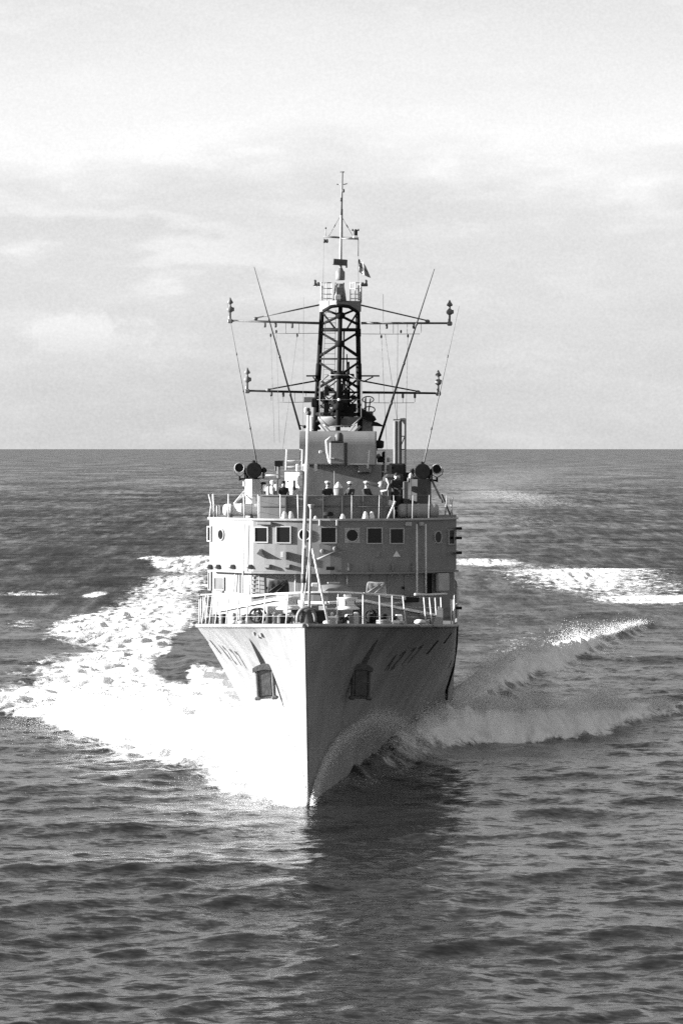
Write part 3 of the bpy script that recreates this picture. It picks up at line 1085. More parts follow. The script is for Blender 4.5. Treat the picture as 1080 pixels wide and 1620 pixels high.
bw_side(-1, [(517, 956, 12.2), (480, 955, 12.6), (437, 950, 13.5), (392, 959, 15), (348, 968, 17)])
bw_side(1, [(519, 956, 12.2), (560, 953, 12.6), (577, 953, 13.2), (640, 966, 15.2), (690, 975.5, 17.2)])

gp = empty('gun_platform', ship)
c0 = at(517, 950, 21.5)
def arc(r, n=28, a0=R(200), a1=R(340), sc=1.0):
    return [(c0.x + r * math.cos(a), 21.5 + r * sc * math.sin(a)) for a in lins(a0, a1, n)]
zt = at(520, 938, 18.0).z
zb = at(520, 954, 18.0).z
line = arc(3.6)
droop = [0.26 * (((p[0] - c0.x) / 3.4) ** 2) for p in line]
ztl = [zt - q for q in droop]
MB().ribbon(line, 0.06, [zb - 0.01] * len(line), ztl).build('rim_plate', M_HOUSE, gp)
MB().ribbon(line, 0.2, [q + 0.002 for q in ztl], [q + 0.075 for q in ztl]).build('rim_flange', M_WHITE, gp)
MB().ribbon(line, 0.16, [zb - 0.09] * len(line), [zb - 0.012] * len(line)).build('rim_flange', M_LIGHT, gp)
inner = arc(3.5)
MB().prism(inner + [(c0.x + 3.5, 24.5), (c0.x - 3.5, 24.5)], zb - 0.02, zb + 0.05).build('platform_deck', M_DECK, gp)
inner = arc(3.0, 20)
MB().prism(inner + [(c0.x + 3.0, 24.5), (c0.x - 3.0, 24.5)], 5.9, zb - 0.03).build('support_drum', M_HOUSE, gp)
# wing plates to port and starboard of the rim
MB().ribbon([(at(398, 946, 19).x, 19), (at(437, 940, 18.6).x, 18.6)], 0.05, [at(398, 956, 19).z] * 2, [at(398, 945, 19).z, at(437, 940, 18.6).z]).build('wing_plate', M_GREY, gp)
MB().ribbon([(at(394, 946, 19).x, 19), (at(440, 940, 18.6).x, 18.6)], 0.2, [at(394, 945.5, 19).z, at(440, 940, 18.6).z], [at(394, 943, 19).z, at(440, 937.5, 18.6).z]).build('wing_flange', M_WHITE, gp)
MB().ribbon([(at(575, 938, 18.2).x, 18.2), (at(612, 944, 19).x, 19), (at(640, 948, 20).x, 20)], 0.12, [at(575, 940, 18.2).z, at(612, 945.5, 19).z, at(640, 949, 20).z], [at(575, 937.5, 18.2).z, at(612, 943, 19).z, at(640, 946.5, 20).z]).build('wing_flange', M_LIGHT, gp)
# bare gun ring with a flat plated cover, and a small white box beside it
q = at(526, 934, 21.5)
MB().lathe((q.x, 21.5, zb + 0.05), [(0.9, 0), (0.9, 0.35), (0.82, 0.5), (0.5, 0.62), (0.1, 0.66)], 28).build('gun_ring_cover', M_GREY, gp)
MB().box((q.x + 0.05, 21.3, zb + 0.78), (0.55, 0.08, 0.06), 0.3).build('cover_handle', M_LIGHT, gp)
q = at(498, 931, 20.5)
MB().box((q.x, 20.5, (q.z + zb) / 2 + 0.1), (0.3, 0.3, q.z - zb + 0.3), 0, 0.03).build('ready_use_box', M_WHITE, gp)

# canvas-covered gear standing on the platform
def canvas_box(px0, px1, py0, py1, s, label, m, seed):
    a, b = at(px0, py1, s), at(px1, py0, s)
    w, h = b.x - a.x, b.z - a.z
    cx = (a.x + b.x) / 2
    base = zb + 0.05
    h = b.z - base
    t = thing('covered_gear', label, 'covered gear', (cx, s + 0.5, base), 0.0)
    n = 18
    mb = MB()
    vs, fs = [], []
    rr = random.Random(seed)
    ph = [rr.uniform(0, 6) for _ in range(4)]
    for j in range(10):
        v = j / 9
        for i in range(4 * n):
            side, u = divmod(i, n)
            u = u / n
            cxy = [(-1, -1), (1, -1), (1, 1), (-1, 1)]
            p0, p1 = cxy[side], cxy[(side + 1) % 4]
            x, y = p0[0] + (p1[0] - p0[0]) * u, p0[1] + (p1[1] - p0[1]) * u
            flare = 1 + 0.10 * (1 - v)
            rip = 1 + 0.035 * math.sin(u * 19 + ph[side] + v * 5) * (1 - 0.6 * v)
            round_ = 1 - 0.10 * max(0, v - 0.85) / 0.15
            vs.append((x * w / 2 * flare * rip * round_, y * 0.45 * flare * rip * round_, v * h * (1 - 0.07 * (0.5 + 0.5 * math.sin(i * 0.35 + ph[0])) * (v > 0.8))))
    m4 = 4 * n
    for j in range(9):
        for i in range(m4):
            k = (i + 1) % m4
            fs.append((j * m4 + i, j * m4 + k, j * m4 + m4 + k, j * m4 + m4 + i))
    fs.append(tuple(9 * m4 + i for i in range(m4)))
    mb.add(vs, fs, True)
    mb.build('canvas_cover', m, t)
    mb = MB()
    for xq in (-0.25, 0.22):
        mb.tube((w * xq - 0.05, -0.5, h * 0.15), (w * xq + 0.28, -0.48, h * 0.85), 0.022, 0.022, 6)
    MB().tube((-w * 0.4, -0.495, h * 0.12), (w * 0.38, -0.49, h * 0.80), 0.03, 0.03, 6).build('canvas_fold', m, t)
    MB().tube((-w * 0.45, -0.49, h * 0.45), (w * 0.3, -0.485, h * 0.95), 0.026, 0.026, 6).build('canvas_fold', m, t)
canvas_box(424, 455, 918, 937, 19.5, 'dark canvas-covered gear box on the sunlit side of the gun platform', M_CANVAS, 1)
canvas_box(580, 610, 921, 940, 19.5, 'grey canvas-covered gear box on the shaded side of the gun platform', M_CANVAS2, 2)

# ------------------------------------------------------------------ bridge superstructure
BR_S = 28.0
def front_s(t):
    a = abs(t)
    return 0.06 * a * a if a <= 3.6 else 0.7776 + (a - 3.6) * 1.4
def front_line(off, hw=5.82, n=15):
    ts = lins(-3.6, 3.6, n)
    ts = [-hw] + ts + [hw]
    return [(t, BR_S + off + front_s(t)) for t in ts]
Z_ROOF = at(520, 823, BR_S).z
Z_KN = at(520, 905, BR_S).z
fl = front_line(0.0)
MB().prism(fl + [(5.82, 46), (-5.82, 46)], Z_KN, Z_ROOF).build('bridge_house', M_HOUSE, ship)
house = bpy.data.objects['bridge_house']
fl2 = front_line(0.42, 5.72)
MB().prism(fl2 + [(5.72, 46), (-5.72, 46)], 5.4, Z_KN - 0.003).build('lower_house', M_HOUSE, house)
# ledge at the knuckle, and roof coaming
lg = front_line(-0.10, 5.84)
MB().ribbon(lg, 0.22, [Z_KN - 0.09] * len(lg), [Z_KN - 0.006] * len(lg)).build('knuckle_ledge', M_HOUSE, house)
rf = front_line(-0.05, 5.86)
MB().ribbon(rf, 0.14, [Z_ROOF - 0.02] * len(rf), [Z_ROOF + 0.07] * len(rf)).build('roof_coaming', M_LIGHT, house)
MB().prism(front_line(0.05, 5.78) + [(5.78, 45.9), (-5.78, 45.9)], Z_ROOF + 0.004, Z_ROOF + 0.03).build('bridge_deck', M_DECK, house)

def wall_pt(px, py, off=0.0):
    """a place on the bridge front seen at that spot, and the wall's heading there"""
    t = at(px, py, BR_S + 0.5 + off).x
    for _ in range(8):
        s = BR_S + off + front_s(t)
        t = max(-5.8, min(5.8, at(px, py, s).x))
    s = BR_S + off + front_s(t)
    e = 0.02
    d = Vector((2 * e, front_s(t + e) - front_s(t - e), 0)).normalized()
    return Vector((t, s, at(px, py, s).z)), d

def wall_frame(px, py, off=0.0):
    p, d = wall_pt(px, py, off)
    n = Vector((d.y, -d.x, 0))      # out of the wall, towards the bow
    if n.y > 0:
        n = -n
    return p, d, n

def panel(mb, p, d, n, w, h, depth, out=0.0, bev=0.0):
    c = p + n * (out + depth / 2)
    mb.box(c, (w, depth, h), math.atan2(d.y, d.x), bev)
    return mb

def square_window(x0, x1, y0, y1, off=0.0, fm=None, pm=None):
    p, d, n = wall_frame((x0 + x1) / 2, (y0 + y1) / 2, off)
    a, b = wall_pt(x0, (y0 + y1) / 2, off)[0], wall_pt(x1, (y0 + y1) / 2, off)[0]
    w = (b - a).length
    h = (y1 - y0) * scale_at(p.y)
    e = empty('window', ship)
    fw = 0.052
    panel(MB(), p, d, n, w, h, 0.02, 0.002).build('pane', pm or M_GLASS, e)
    mb = MB()
    for sx in (-1, 1):
        panel(mb, p + d * sx * (w / 2 + fw / 2), d, n, fw, h + 2 * fw, 0.07, 0.0)
    for sz in (-1, 1):
        panel(mb, p + Vector((0, 0, sz * (h / 2 + fw / 2))), d, n, w - 0.004, fw, 0.068, 0.0)
    mb.build('frame', fm or M_LIGHT, e)
    return e

def porthole(px, py, rw, rh, plate=None, fm=None):
    p, d, n = wall_frame(px, py)
    k = scale_at(p.y) / max(abs(d.x), 0.4)
    e = empty('porthole', ship)
    r = rh * scale_at(p.y)
    MB().lathe(p, [(r, 0.0), (r, 0.02)], 24, n).build('pane', M_GLASS, e)
    mb = MB()
    pts = [p + n * 0.03 + d * (r + 0.03) * math.cos(a) + Vector((0, 0, (r + 0.03) * math.sin(a))) for a in lins(0, 2 * math.pi, 29)]
    mb.path(pts, 0.035, 6, False)
    mb.build('rim', fm or M_LIGHT, e)
    if plate:
        q = plate * scale_at(p.y)
        panel(MB(), p, d, n, q, q, 0.012, 0.0).build('backing_plate', M_LIGHT, e)
    return e

for x0, x1, y0, y1 in ((327, 336, 834, 855), (404, 423, 835, 857), (438, 459, 834, 858), (508, 531, 835, 858), (581, 603, 836, 859), (617, 637, 837, 859), (709, 717, 839, 860)):
    square_window(x0, x1, y0, y1)
porthole(350, 846, 6, 7.5)
porthole(482, 846, 8, 8)
porthole(557, 847, 9, 9, 24)
porthole(692, 850, 7, 8.5, 19)

# fittings along the ledge: hooded vents on the sunlit half, short posts on the other
for px in (333, 346, 369, 397, 425, 456):
    p, d, n = wall_frame(px, 897)
    e = MB()
    q = [p + n * 0.0 + d * -0.10 + Vector((0, 0, -0.12)), p + d * 0.10 + Vector((0, 0, -0.12)), p + d * 0.10 + Vector((0, 0, 0.12)), p + d * -0.10 + Vector((0, 0, 0.12)),
         p + n * 0.26 + d * -0.10 + Vector((0, 0, -0.02)), p + n * 0.26 + d * 0.10 + Vector((0, 0, -0.02)), p + n * 0.20 + d * 0.10 + Vector((0, 0, 0.10)), p + n * 0.20 + d * -0.10 + Vector((0, 0, 0.10))]
    e.add(q, [(3, 2, 1, 0), (4, 5, 6, 7), (0, 1, 5, 4), (1, 2, 6, 5), (2, 3, 7, 6), (3, 0, 4, 7)])
    e.build('hooded_vent', M_GREY, house)
for px in (552, 586, 620, 651):
    p, d, n = wall_frame(px, 897)
    panel(MB(), p, d, n, 0.07, 0.36, 0.10).build('ledge_post', M_HOUSE, house)
p, d, n = wall_frame(522, 899)
panel(MB(), p, d, n, 0.40, 0.16, 0.12, 0.02, 0.03).build('ledge_lamp', M_BLACK, house)
p, d, n = wall_frame(453, 879)
panel(MB(), p, d, n, 0.14, 0.36, 0.34).build('light_box', M_HOUSE, house)
panel(MB(), wall_frame(447, 877)[0], d, n, 0.16, 0.26, 0.05).build('junction_box', M_LIGHT, house)
p, d, n = wall_frame(412, 877)
MB().add([p + n * 0.02, p + d * 0.26 + n * 0.02 + Vector((0, 0, -0.2)), p + n * 0.45 + Vector((0, 0, 0.03)), p + n * 0.02 + Vector((0, 0, 0.28)),],
         [(0, 1, 2), (0, 2, 3), (1, 3, 2), (0, 3, 1)]).build('lamp_bracket', M_LIGHT, house)
# white triangle mark
p, d, n = wall_frame(627, 876)
MB().add([p + d * -0.19 + n * 0.012 + Vector((0, 0, -0.14)), p + d * 0.19 + n * 0.012 + Vector((0, 0, -0.14)), p + n * 0.012 + Vector((0, 0, 0.14)),
          p + d * -0.19 + Vector((0, 0, -0.14)), p + d * 0.19 + Vector((0, 0, -0.14)), p + Vector((0, 0, 0.14))],
         [(0, 1, 2), (5, 4, 3), (0, 3, 4, 1), (1, 4, 5, 2), (2, 5, 3, 0)]).build('triangle_mark', M_WHITE, house)
# stowed boom and hose rack right of the staff
a, b = wall_frame(502, 885), wall_frame(539, 869)
MB().tube(a[0] + a[2] * 0.14, b[0] + b[2] * 0.14, 0.05, 0.035, 8).build('stowed_boom', M_GREY, house)
a, b = wall_frame(510, 872), wall_frame(530, 868)
for q in (a, b):
    MB().lathe(q[0], [(0.11, 0), (0.11, 0.08), (0.05, 0.1)], 14, q[2]).build('hose_valve', M_GREY, house)
MB().box(wall_frame(595, 876)[0], (0.35, 0.04, 0.3)).build('patch_plate', M_HOUSE, house)
# row of hanging lamp fittings over the windows
for px, py, h in ((506, 827, 0.28), (533, 827, 0.28), (645, 829, 0.18), (664, 829, 0.18)):
    p, d, n = wall_frame(px, py)
    panel(MB(), p, d, n, 0.10 if h > 0.2 else 0.3, h, 0.14, 0, 0.02).build('window_lamp', M_LIGHT, house)
p, d, n = wall_frame(420, 828)
panel(MB(), p, d, n, 0.75, 0.14, 0.22, 0, 0.03).build('awning_roll', M_GREY, house)
# pipes up the bridge front
def wall_pipe(px0, py0, px1, py1, r, m, out=0.10, off=0.0):
    a, b = wall_frame(px0, py0, off), wall_frame(px1, py1, off)
    MB().tube(a[0] + a[2] * out, b[0] + b[2] * out, r, r, 8).build('pipe', m, house)
wall_pipe(653, 829, 653.5, 944, 0.04, M_WHITE, 0.22)
wall_pipe(667, 829, 667.5, 938, 0.04, M_WHITE, 0.22)
wall_pipe(392, 829, 389, 940, 0.03, M_WHITE, 0.20)
wall_pipe(468, 908, 468, 938, 0.035, M_WHITE, 0.12, 0.42)
wall_pipe(549, 908, 549, 925, 0.045, M_LIGHT, 0.12, 0.42)
wall_pipe(375, 908, 373, 936, 0.03, M_WHITE, 0.12, 0.42)
# ladder on the lower front at the sunlit side
lad = empty('wall_ladder', ship)
for px in (397, 411):
    a, b = wall_frame(px, 908, 0.42), wall_frame(px + 1.5, 944, 0.42)
    MB().tube(a[0] + a[2] * 0.12, b[0] + b[2] * 0.12, 0.025, 0.025, 6).build('stile', M_LIGHT, lad)
for k in range(5):
    a, b = wall_frame(397.3, 911 + 6.5 * k, 0.42), wall_frame(411.3, 911 + 6.5 * k, 0.42)
    MB().tube(a[0] + a[2] * 0.12, b[0] + b[2] * 0.12, 0.018, 0.018, 6).build('rung', M_LIGHT, lad)
# lower front: dark openings, door and lockers
def opening(x0, x1, y0, y1, m, name='door', depth=0.03, fr=True):
    p, d, n = wall_frame((x0 + x1) / 2, (y0 + y1) / 2, 0.42)
    a, b = wall_pt(x0, y0, 0.42)[0], wall_pt(x1, y0, 0.42)[0]
    w, h = max(0.15, (Vector((b.x, b.y)) - Vector((a.x, a.y))).length), (y1 - y0) * scale_at(p.y)
    e = empty(name, ship)
    panel(MB(), p, d, n, w, h, depth, 0.002).build('leaf', m, e)
    if fr:
        mb = MB()
        for sx in (-1, 1):
            panel(mb, p + d * sx * (w / 2 + 0.03), d, n, 0.06, h + 0.12, 0.07)
        for sz in (-1, 1):
            panel(mb, p + Vector((0, 0, sz * (h / 2 + 0.03))), d, n, w - 0.004, 0.06, 0.068)
        mb.build('frame', M_HOUSE, e)
opening(341, 355, 915, 932, M_DGREY, 'hatch')
opening(672, 682, 907, 941, M_BLACK)
p, d, n = wall_frame(690, 921, 0.42)
panel(MB(), p, d, n, 0.85, 0.85, 0.22, 0.25, 0.04).build('notice_locker', M_LIGHT, ship)
p, d, n = wall_frame(352, 934, 0.42)
panel(MB(), p, d, n, 0.2, 0.22, 0.06).build('hatch_step', M_DGREY, ship)
opening(330, 333, 906, 932, M_GREY, 'side_door')
p, d, n = wall_frame(566, 917, 0.42)
panel(MB(), p, d, n, 1.0, 0.6, 0.05, 0, 0.0).build('stiffener_plate', M_HOUSE, house)
for px in (380, 530, 549, 578, 613, 640):
    p, d, n = wall_frame(px, 925, 0.42)
    panel(MB(), p, d, n, 0.05, 0.9, 0.05).build('stiffener', M_HOUSE, house)
p, d, n = wall_frame(643, 948, 0.42)
panel(MB(), p, d, n, 0.9, 0.28, 0.5, 0, 0.05).build('vent_trunk', M_BLACK, house)
for px, py in ((637, 930), (421, 930)):
    p, d, n = wall_frame(px, py, 0.42)
    panel(MB(), p, d, n, 0.12, 0.12, 0.1, 0, 0.02).build('bulkhead_lamp', M_BLACK, house)
# weathered brackets on the shaded side of the house
for z in (9.2, 9.9, 10.35, 6.6):
    MB().box((5.95, 31.6, z), (0.28, 0.5, 0.12), 0, 0.02).build('side_bracket', M_BLACK, house)

# ------------------------------------------------------------------ top of the bridge
ZR = Z_ROOF + 0.03
scr = [at(px, 790, 30.4 + 0.04 * ((px - 510) / 33.0) ** 2) for px in (412, 425, 440, 460, 480, 500, 520, 540, 560, 580, 598, 610)]
SCR_TOP = at(510, 785, 30.4).z
sc_e = empty('bridge_screen', ship)
MB().ribbon([(p.x, p.y) for p in scr], 0.06, [ZR] * len(scr), [SCR_TOP] * len(scr)).build('screen_plate', M_SCREEN, sc_e)
MB().ribbon([(p.x, p.y - 0.02) for p in scr], 0.14, [SCR_TOP + 0.002] * len(scr), [SCR_TOP + 0.05] * len(scr)).build('screen_capping', M_SCREEN, sc_e)
for px in (511, 541, 574, 603, 480, 452):
    s = 30.4 + 0.04 * ((px - 510) / 33.0) ** 2
    p = at(px, 800, s)
    MB().box((p.x, s - 0.10, (ZR + SCR_TOP) / 2), (0.06, 0.16, SCR_TOP - ZR)).build('screen_rib', M_SCREEN, sc_e)
MB().ribbon([(p.x, p.y - 0.05) for p in scr], 0.05, [ZR + 0.55] * len(scr), [ZR + 0.61] * len(scr)).build('screen_band', M_DGREY, sc_e)
for sg, p in ((-1, scr[0]), (1, scr[-1])):
    MB().ribbon([(p.x, p.y), (p.x + sg * 0.2, p.y + 1.5), (p.x + sg * 0.25, 37)], 0.06, [ZR] * 3, [SCR_TOP] * 3).build('screen_wing', M_SCREEN, sc_e)
p = at(519, 813, 30.0)
MB().lathe((p.x, 30.0, p.z - 0.09), [(0.22, 0), (0.25, 0.05), (0.22, 0.16), (0.1, 0.2)], 16).build('searchlight_drum', M_BLACK, sc_e)
MB().box((p.x, 30.05, (p.z + ZR) / 2 - 0.04), (0.08, 0.08, p.z - ZR), 0).build('drum_post', M_SCREEN, sc_e)
# roof-edge stanchions
def roof_rail(pix, h=1.05, mat_=None):
    ps = []
    for px, dpx in pix:
        p, d, n = wall_frame(px, 822)
        b = p - n * 0.22
        b.z = ZR
        ps.append((b, b + Vector((dpx * 0.029, 0, h))))
    return rail('bridge_roof_rail', ps, h, (1.0, 0.55), 0.03, 0.006, mat_, M_GREY)
roof_rail([(331, -1), (355, 0), (380, -1), (405, 0), (441, 0), (470, -1)], 1.15)
roof_rail([(557, 0), (601, 1), (626, -1), (658, 1), (684, 1), (709, 4)], 1.12, M_LIGHT)
a = wall_frame(612, 822)[0]
MB().tube(Vector((at(612, 822, a.y).x, a.y + 0.2, ZR)), Vector((at(625, 796, a.y).x, a.y + 0.25, at(625, 793, a.y).z)), 0.045, 0.045, 8).build('rail_brace', M_WHITE, ship)
for x0, x1 in ((331, 336), (339, 330), (343, 343), (347, 347)):
    a = at(x0, 820, 31.5)
    b = at(x1, 782 if x0 < 341 else 800, 31.5)
    MB().tube(Vector((a.x, 31.5, ZR)), b, 0.028, 0.026, 6).build('rail_stay', M_WHITE, ship)
for x0, x1, y1 in ((712, 716, 786), (716, 712, 790), (704, 706, 795)):
    a, b = at(x0, 822, 32.2), at(x1, y1, 32.2)
    MB().tube(Vector((a.x, 32.2, ZR)), b, 0.028, 0.026, 6).build('rail_stay', M_LIGHT, ship)
# white cowl pairs on the roof edge
for px, s, w in ((450, 29.0, 0.25), (460, 29.0, 0.25), (578, 29.0, 0.22), (588, 29.1, 0.2), (542, 28.9, 0.2), (499, 28.8, 0.14)):
    p = at(px, 818, s)
    hh = {542: 0.25, 499: 0.16}.get(px, 0.36)
    MB().lathe((p.x, s, ZR), [(w * 0.7, 0), (w * 0.62, hh * 0.3), (w * 0.42, hh * 0.7), (w * 0.3, hh * 0.95), (w * 0.1, hh)], 12).build('roof_cowl', M_WHITE, house)

# ------------------------------------------------------------------ life-raft canisters on the bridge wings
def raft(px0, px1, py0, py1, s, label, m):
    a, b = at(px0, py1, s), at(px1, py0, s)
    r = (b.z - a.z) / 2
    L = b.x - a.x
    c = Vector(((a.x + b.x) / 2, s, (a.z + b.z) / 2))
    base = Vector((c.x, s, ZR))
    t = thing('life_raft_canister', label, 'life raft', base, 0, 'life raft canisters on the bridge wings')
    zc = c.z - ZR
    pr = [(r * 0.55, 0), (r * 0.86, 0.05), (r * 0.98, 0.14), (r, 0.22), (r, L / 2 - 0.06), (r * 1.06, L / 2 - 0.05), (r * 1.06, L / 2 + 0.05), (r, L / 2 + 0.06), (r, L - 0.22), (r * 0.98, L - 0.14), (r * 0.86, L - 0.05), (r * 0.55, L)]
    MB().lathe((-L / 2, 0, zc), pr, 26, (1, 0, 0)).build('shell', m, t)
    for e in (-0.28, 0.28):
        ring = [Vector((e * L, (r + 0.015) * math.cos(q), zc + (r + 0.015) * math.sin(q))) for q in lins(0, 2 * math.pi, 25)]
        MB().path(ring, 0.018, 5, False).build('lashing', M_DGREY, t)
        MB().box((e * L, 0, (zc - r) / 2 + 0.02), (0.12, r * 1.5, max(0.05, zc - r + 0.06))).build('cradle', M_DGREY, t)
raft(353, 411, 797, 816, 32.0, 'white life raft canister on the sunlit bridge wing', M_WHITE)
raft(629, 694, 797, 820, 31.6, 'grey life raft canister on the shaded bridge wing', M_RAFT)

# ------------------------------------------------------------------ signal searchlights on pedestals
def searchlight(px, py, s, sg):
    e = empty('signal_searchlight', ship)
    p = at(px, py, s)
    r = 12.0 * scale_at(s)
    ax = Vector((0, -1, 0.0))
    MB().lathe(p + Vector((0, 0.30, 0)), [(r * 0.5, 0), (r * 0.9, 0.08), (r, 0.16), (r, 0.52), (r * 1.07, 0.54), (r * 1.07, 0.60), (r * 0.95, 0.61)], 28, ax).build('lamp_drum', M_BLACK, e)
    MB().box(p + Vector((-0.02, 0, r + 0.04)), (0.16, 0.3, 0.16), 0, 0.04).build('vent_hood', M_BLACK, e)
    for k in (-1, 1):
        MB().box(p + Vector((k * (r + 0.08), 0, -0.12)), (0.08, 0.16, 0.55), 0, 0.02).build('yoke_arm', M_BLACK, e)
    MB().lathe(p + Vector((0, 0, -r - 0.22)), [(0.26, 0), (0.28, 0.1), (0.2, 0.2), (0.12, 0.3)], 16).build('turntable', M_BLACK, e)
    MB().lathe(p + Vector((-sg * (r + 0.12), -0.05, 0.0)), [(0.05, -0.1), (0.13, 0.0), (0.13, 0.16), (0.06, 0.2)], 14, (0, -1, 0)).build('sighting_lamp', M_BLACK, e)
    # small lamp carried outboard on a bracket
    q = at(px + sg * 23, py - 4, s)
    rr = 7.6 * scale_at(s)
    ring = [q + Vector((rr * math.cos(a), -0.14, rr * math.sin(a))) for a in lins(0, 2 * math.pi, 21)]
    MB().lathe(q + Vector((0, 0.15, 0)), [(rr * 0.5, 0), (rr * 0.9, 0.06), (rr, 0.12), (rr, 0.27), (rr * 0.8, 0.285)], 20, ax).build('small_lamp', M_BLACK, e)
    MB().path(ring, 0.03, 6, False).build('lamp_ring', M_LIGHT, e)
    yk = [q + Vector((-rr * 1.25, 0, 0)), q + Vector((-rr * 1.1, 0, -rr * 1.1)), q + Vector((0, 0, -rr * 1.8)), q + Vector((rr * 1.1, 0, -rr * 1.1)), q + Vector((rr * 1.25, 0, 0))]
    MB().path(yk, 0.025, 6).build('lamp_yoke', M_DGREY, e)
    MB().tube(q + Vector((0, 0, -rr * 1.8)), q + Vector((0, 0, -rr * 2.7)), 0.05, 0.05, 8).build('lamp_post', M_BLACK, e)
    MB().tube(q + Vector((0, 0.05, -rr * 2.4)), p + Vector((0, 0.05, -r * 1.0)), 0.045, 0.045, 8).build('lamp_arm', M_BLACK, e)
    MB().tube(q + Vector((-sg * rr * 1.5, 0.05, 0)), q + Vector((-sg * rr * 1.7, 0.05, -rr * 3.2)), 0.07, 0.06, 8).build('lamp_arm', M_BLACK, e)
    return p, r
S_SL = 34.0
searchlight(402, 744, S_SL, -1)
searchlight(668, 746, S_SL, 1)
# pedestals
pd = empty('searchlight_pedestal', ship)
a, b = at(389, 792, S_SL), at(412, 759, S_SL)
cx = (a.x + b.x) / 2
MB().lathe((cx - 0.03, S_SL + 0.1, ZR), [(0.34, 0), (0.34, 0.55), (0.33, at(400, 790, S_SL).z - ZR), (0.38, at(400, 778, S_SL).z - ZR)], 22).build('column', M_WHITE, pd)
z0, z1 = at(400, 780, S_SL).z, at(400, 758, S_SL).z
MB().prism([(cx - 0.42, S_SL + 0.45), (cx - 0.36, S_SL - 0.1), (cx - 0.05, S_SL - 0.36), (cx + 0.36, S_SL - 0.32), (cx + 0.40, S_SL + 0.5)], z0 - 0.15, z1).build('head_casing', M_LIGHT, pd)
MB().box((cx - 0.44, S_SL + 0.1, z1 - 0.22), (0.12, 0.3, 0.26), 0, 0.03).build('side_box', M_WHITE, pd)
MB().tube(Vector((cx - 0.42, S_SL, z0 + 0.1)), at(370, 797, S_SL - 0.6), 0.04, 0.04, 8).build('strut', M_WHITE, pd)
MB().tube(Vector((cx - 0.42, S_SL + 0.2, z0 - 0.05)), at(373, 795, S_SL - 0.2), 0.035, 0.035, 8).build('strut', M_LIGHT, pd)
pd = empty('searchlight_pedestal', ship)
a, b = at(645, 795, S_SL), at(682, 760, S_SL)
cx = (a.x + b.x) / 2
MB().prism([(cx - 0.45, S_SL + 0.5), (cx - 0.45, S_SL - 0.3), (cx - 0.1, S_SL - 0.42), (cx + 0.35, S_SL - 0.3), (cx + 0.55, S_SL + 0.1), (cx + 0.55, S_SL + 0.5)], ZR, z1).build('head_casing', M_DGREY, pd)  # casing and side box coloured darker to stand in for shade from bridge gear
MB().box((cx - 0.62, S_SL - 0.05, (ZR + z1) / 2), (0.32, 0.5, z1 - ZR - 0.2), 0, 0.03).build('side_box', M_DGREY, pd)
MB().tube(at(683, 760, S_SL), at(700, 795, S_SL - 0.5), 0.05, 0.05, 8).build('strut', M_GREY, pd)
MB().tube(at(699, 782, S_SL), at(712, 815, S_SL - 0.5), 0.04, 0.04, 8).build('strut', M_DGREY, pd)
ring = [at(410, 791, 32.6) + Vector((0.12 * math.cos(q), 0, 0.12 * math.sin(q))) for q in lins(0, 2 * math.pi, 15)]
MB().path(ring, 0.045, 6, False).build('hand_wheel', M_BLACK, ship)
# small rails and stands inboard of the left searchlight
MB().path([at(409, 756.5, 34.2), at(426, 756, 34.2), at(426, 790, 34.2)], 0.04, 6).build('wing_rail', M_WHITE, ship)
MB().path([at(415, 762, 34.0), at(415, 790, 34.0)], 0.05, 6).build('wing_post', M_LIGHT, ship)
MB().box(at(417, 765, 33.9), (0.22, 0.2, 0.14), 0, 0.03).build('wing_lamp', M_BLACK, ship)
for px, py, w, h, s in ((418, 772, 0.2, 0.35, 33.8), (424, 778, 0.16, 0.5, 33.6)):
    MB().box(at(px, py, s), (w, 0.2, h), 0.2, 0.05).build('instrument_case', M_WHITE, ship)

# ------------------------------------------------------------------ white dodger board with its number, signal-deck rails, lamp box
bd = empty('number_board', ship)
a, b = at(448, 780, 34.6), at(476, 747, 34.6)
w, h = b.x - a.x, b.z - a.z
poly = [(-0.5, 0.5), (-0.5, 0.05), (-0.42, -0.32), (-0.15, -0.58), (0.30, -0.58), (0.42, -0.42), (0.5, -0.35), (0.5, 0.5)]
c = Vector(((a.x + b.x) / 2, 34.6, (a.z + b.z) / 2))
vs = [c + Vector((x * w, 0.0 - 0.10 * x, y * h)) for x, y in poly] + [c + Vector((x * w, 0.05 - 0.10 * x, y * h)) for x, y in poly]
n8 = len(poly)
# plate turned a little towards the sun
ROT = Matrix.Rotation(R(-26), 3, 'Z')
vs = [c + ROT @ (q - c) for q in vs]
MB().add(vs, [tuple(range(n8)), tuple(range(2 * n8 - 1, n8 - 1, -1))] + [(i, i + n8, (i + 1) % n8 + n8, (i + 1) % n8) for i in range(n8)]).build('board_face', M_WHITE, bd)
mb = MB()
def bstroke(x0, z0, x1, z1, wd=0.035):
    p0 = c + ROT @ Vector((x0 * w, -0.02 - 0.1 * x0, z0 * h))
    p1 = c + ROT @ Vector((x1 * w, -0.02 - 0.1 * x1, z1 * h))
    dd = (p1 - p0).normalized()
    sd = dd.cross(Vector((0, 1, 0))).normalized() * wd
    o = Vector((0, -0.012, 0))
    mb.add([p0 - sd + o, p0 + sd + o, p1 + sd + o, p1 - sd + o, p0 - sd - o, p0 + sd - o, p1 + sd - o, p1 - sd - o],
           [(0, 1, 2, 3), (7, 6, 5, 4), (0, 4, 5, 1), (1, 5, 6, 2), (2, 6, 7, 3), (3, 7, 4, 0)])
bstroke(0.17, 0.12, 0.17, -0.32, 0.06)
bstroke(0.17, 0.10, 0.08, 0.06, 0.03)
bstroke(0.08, -0.32, 0.27, -0.32, 0.022)
bstroke(-0.36, 0.02, -0.26, 0.10, 0.022)
o = mb.build('numeral_one', M_MARK, bd)
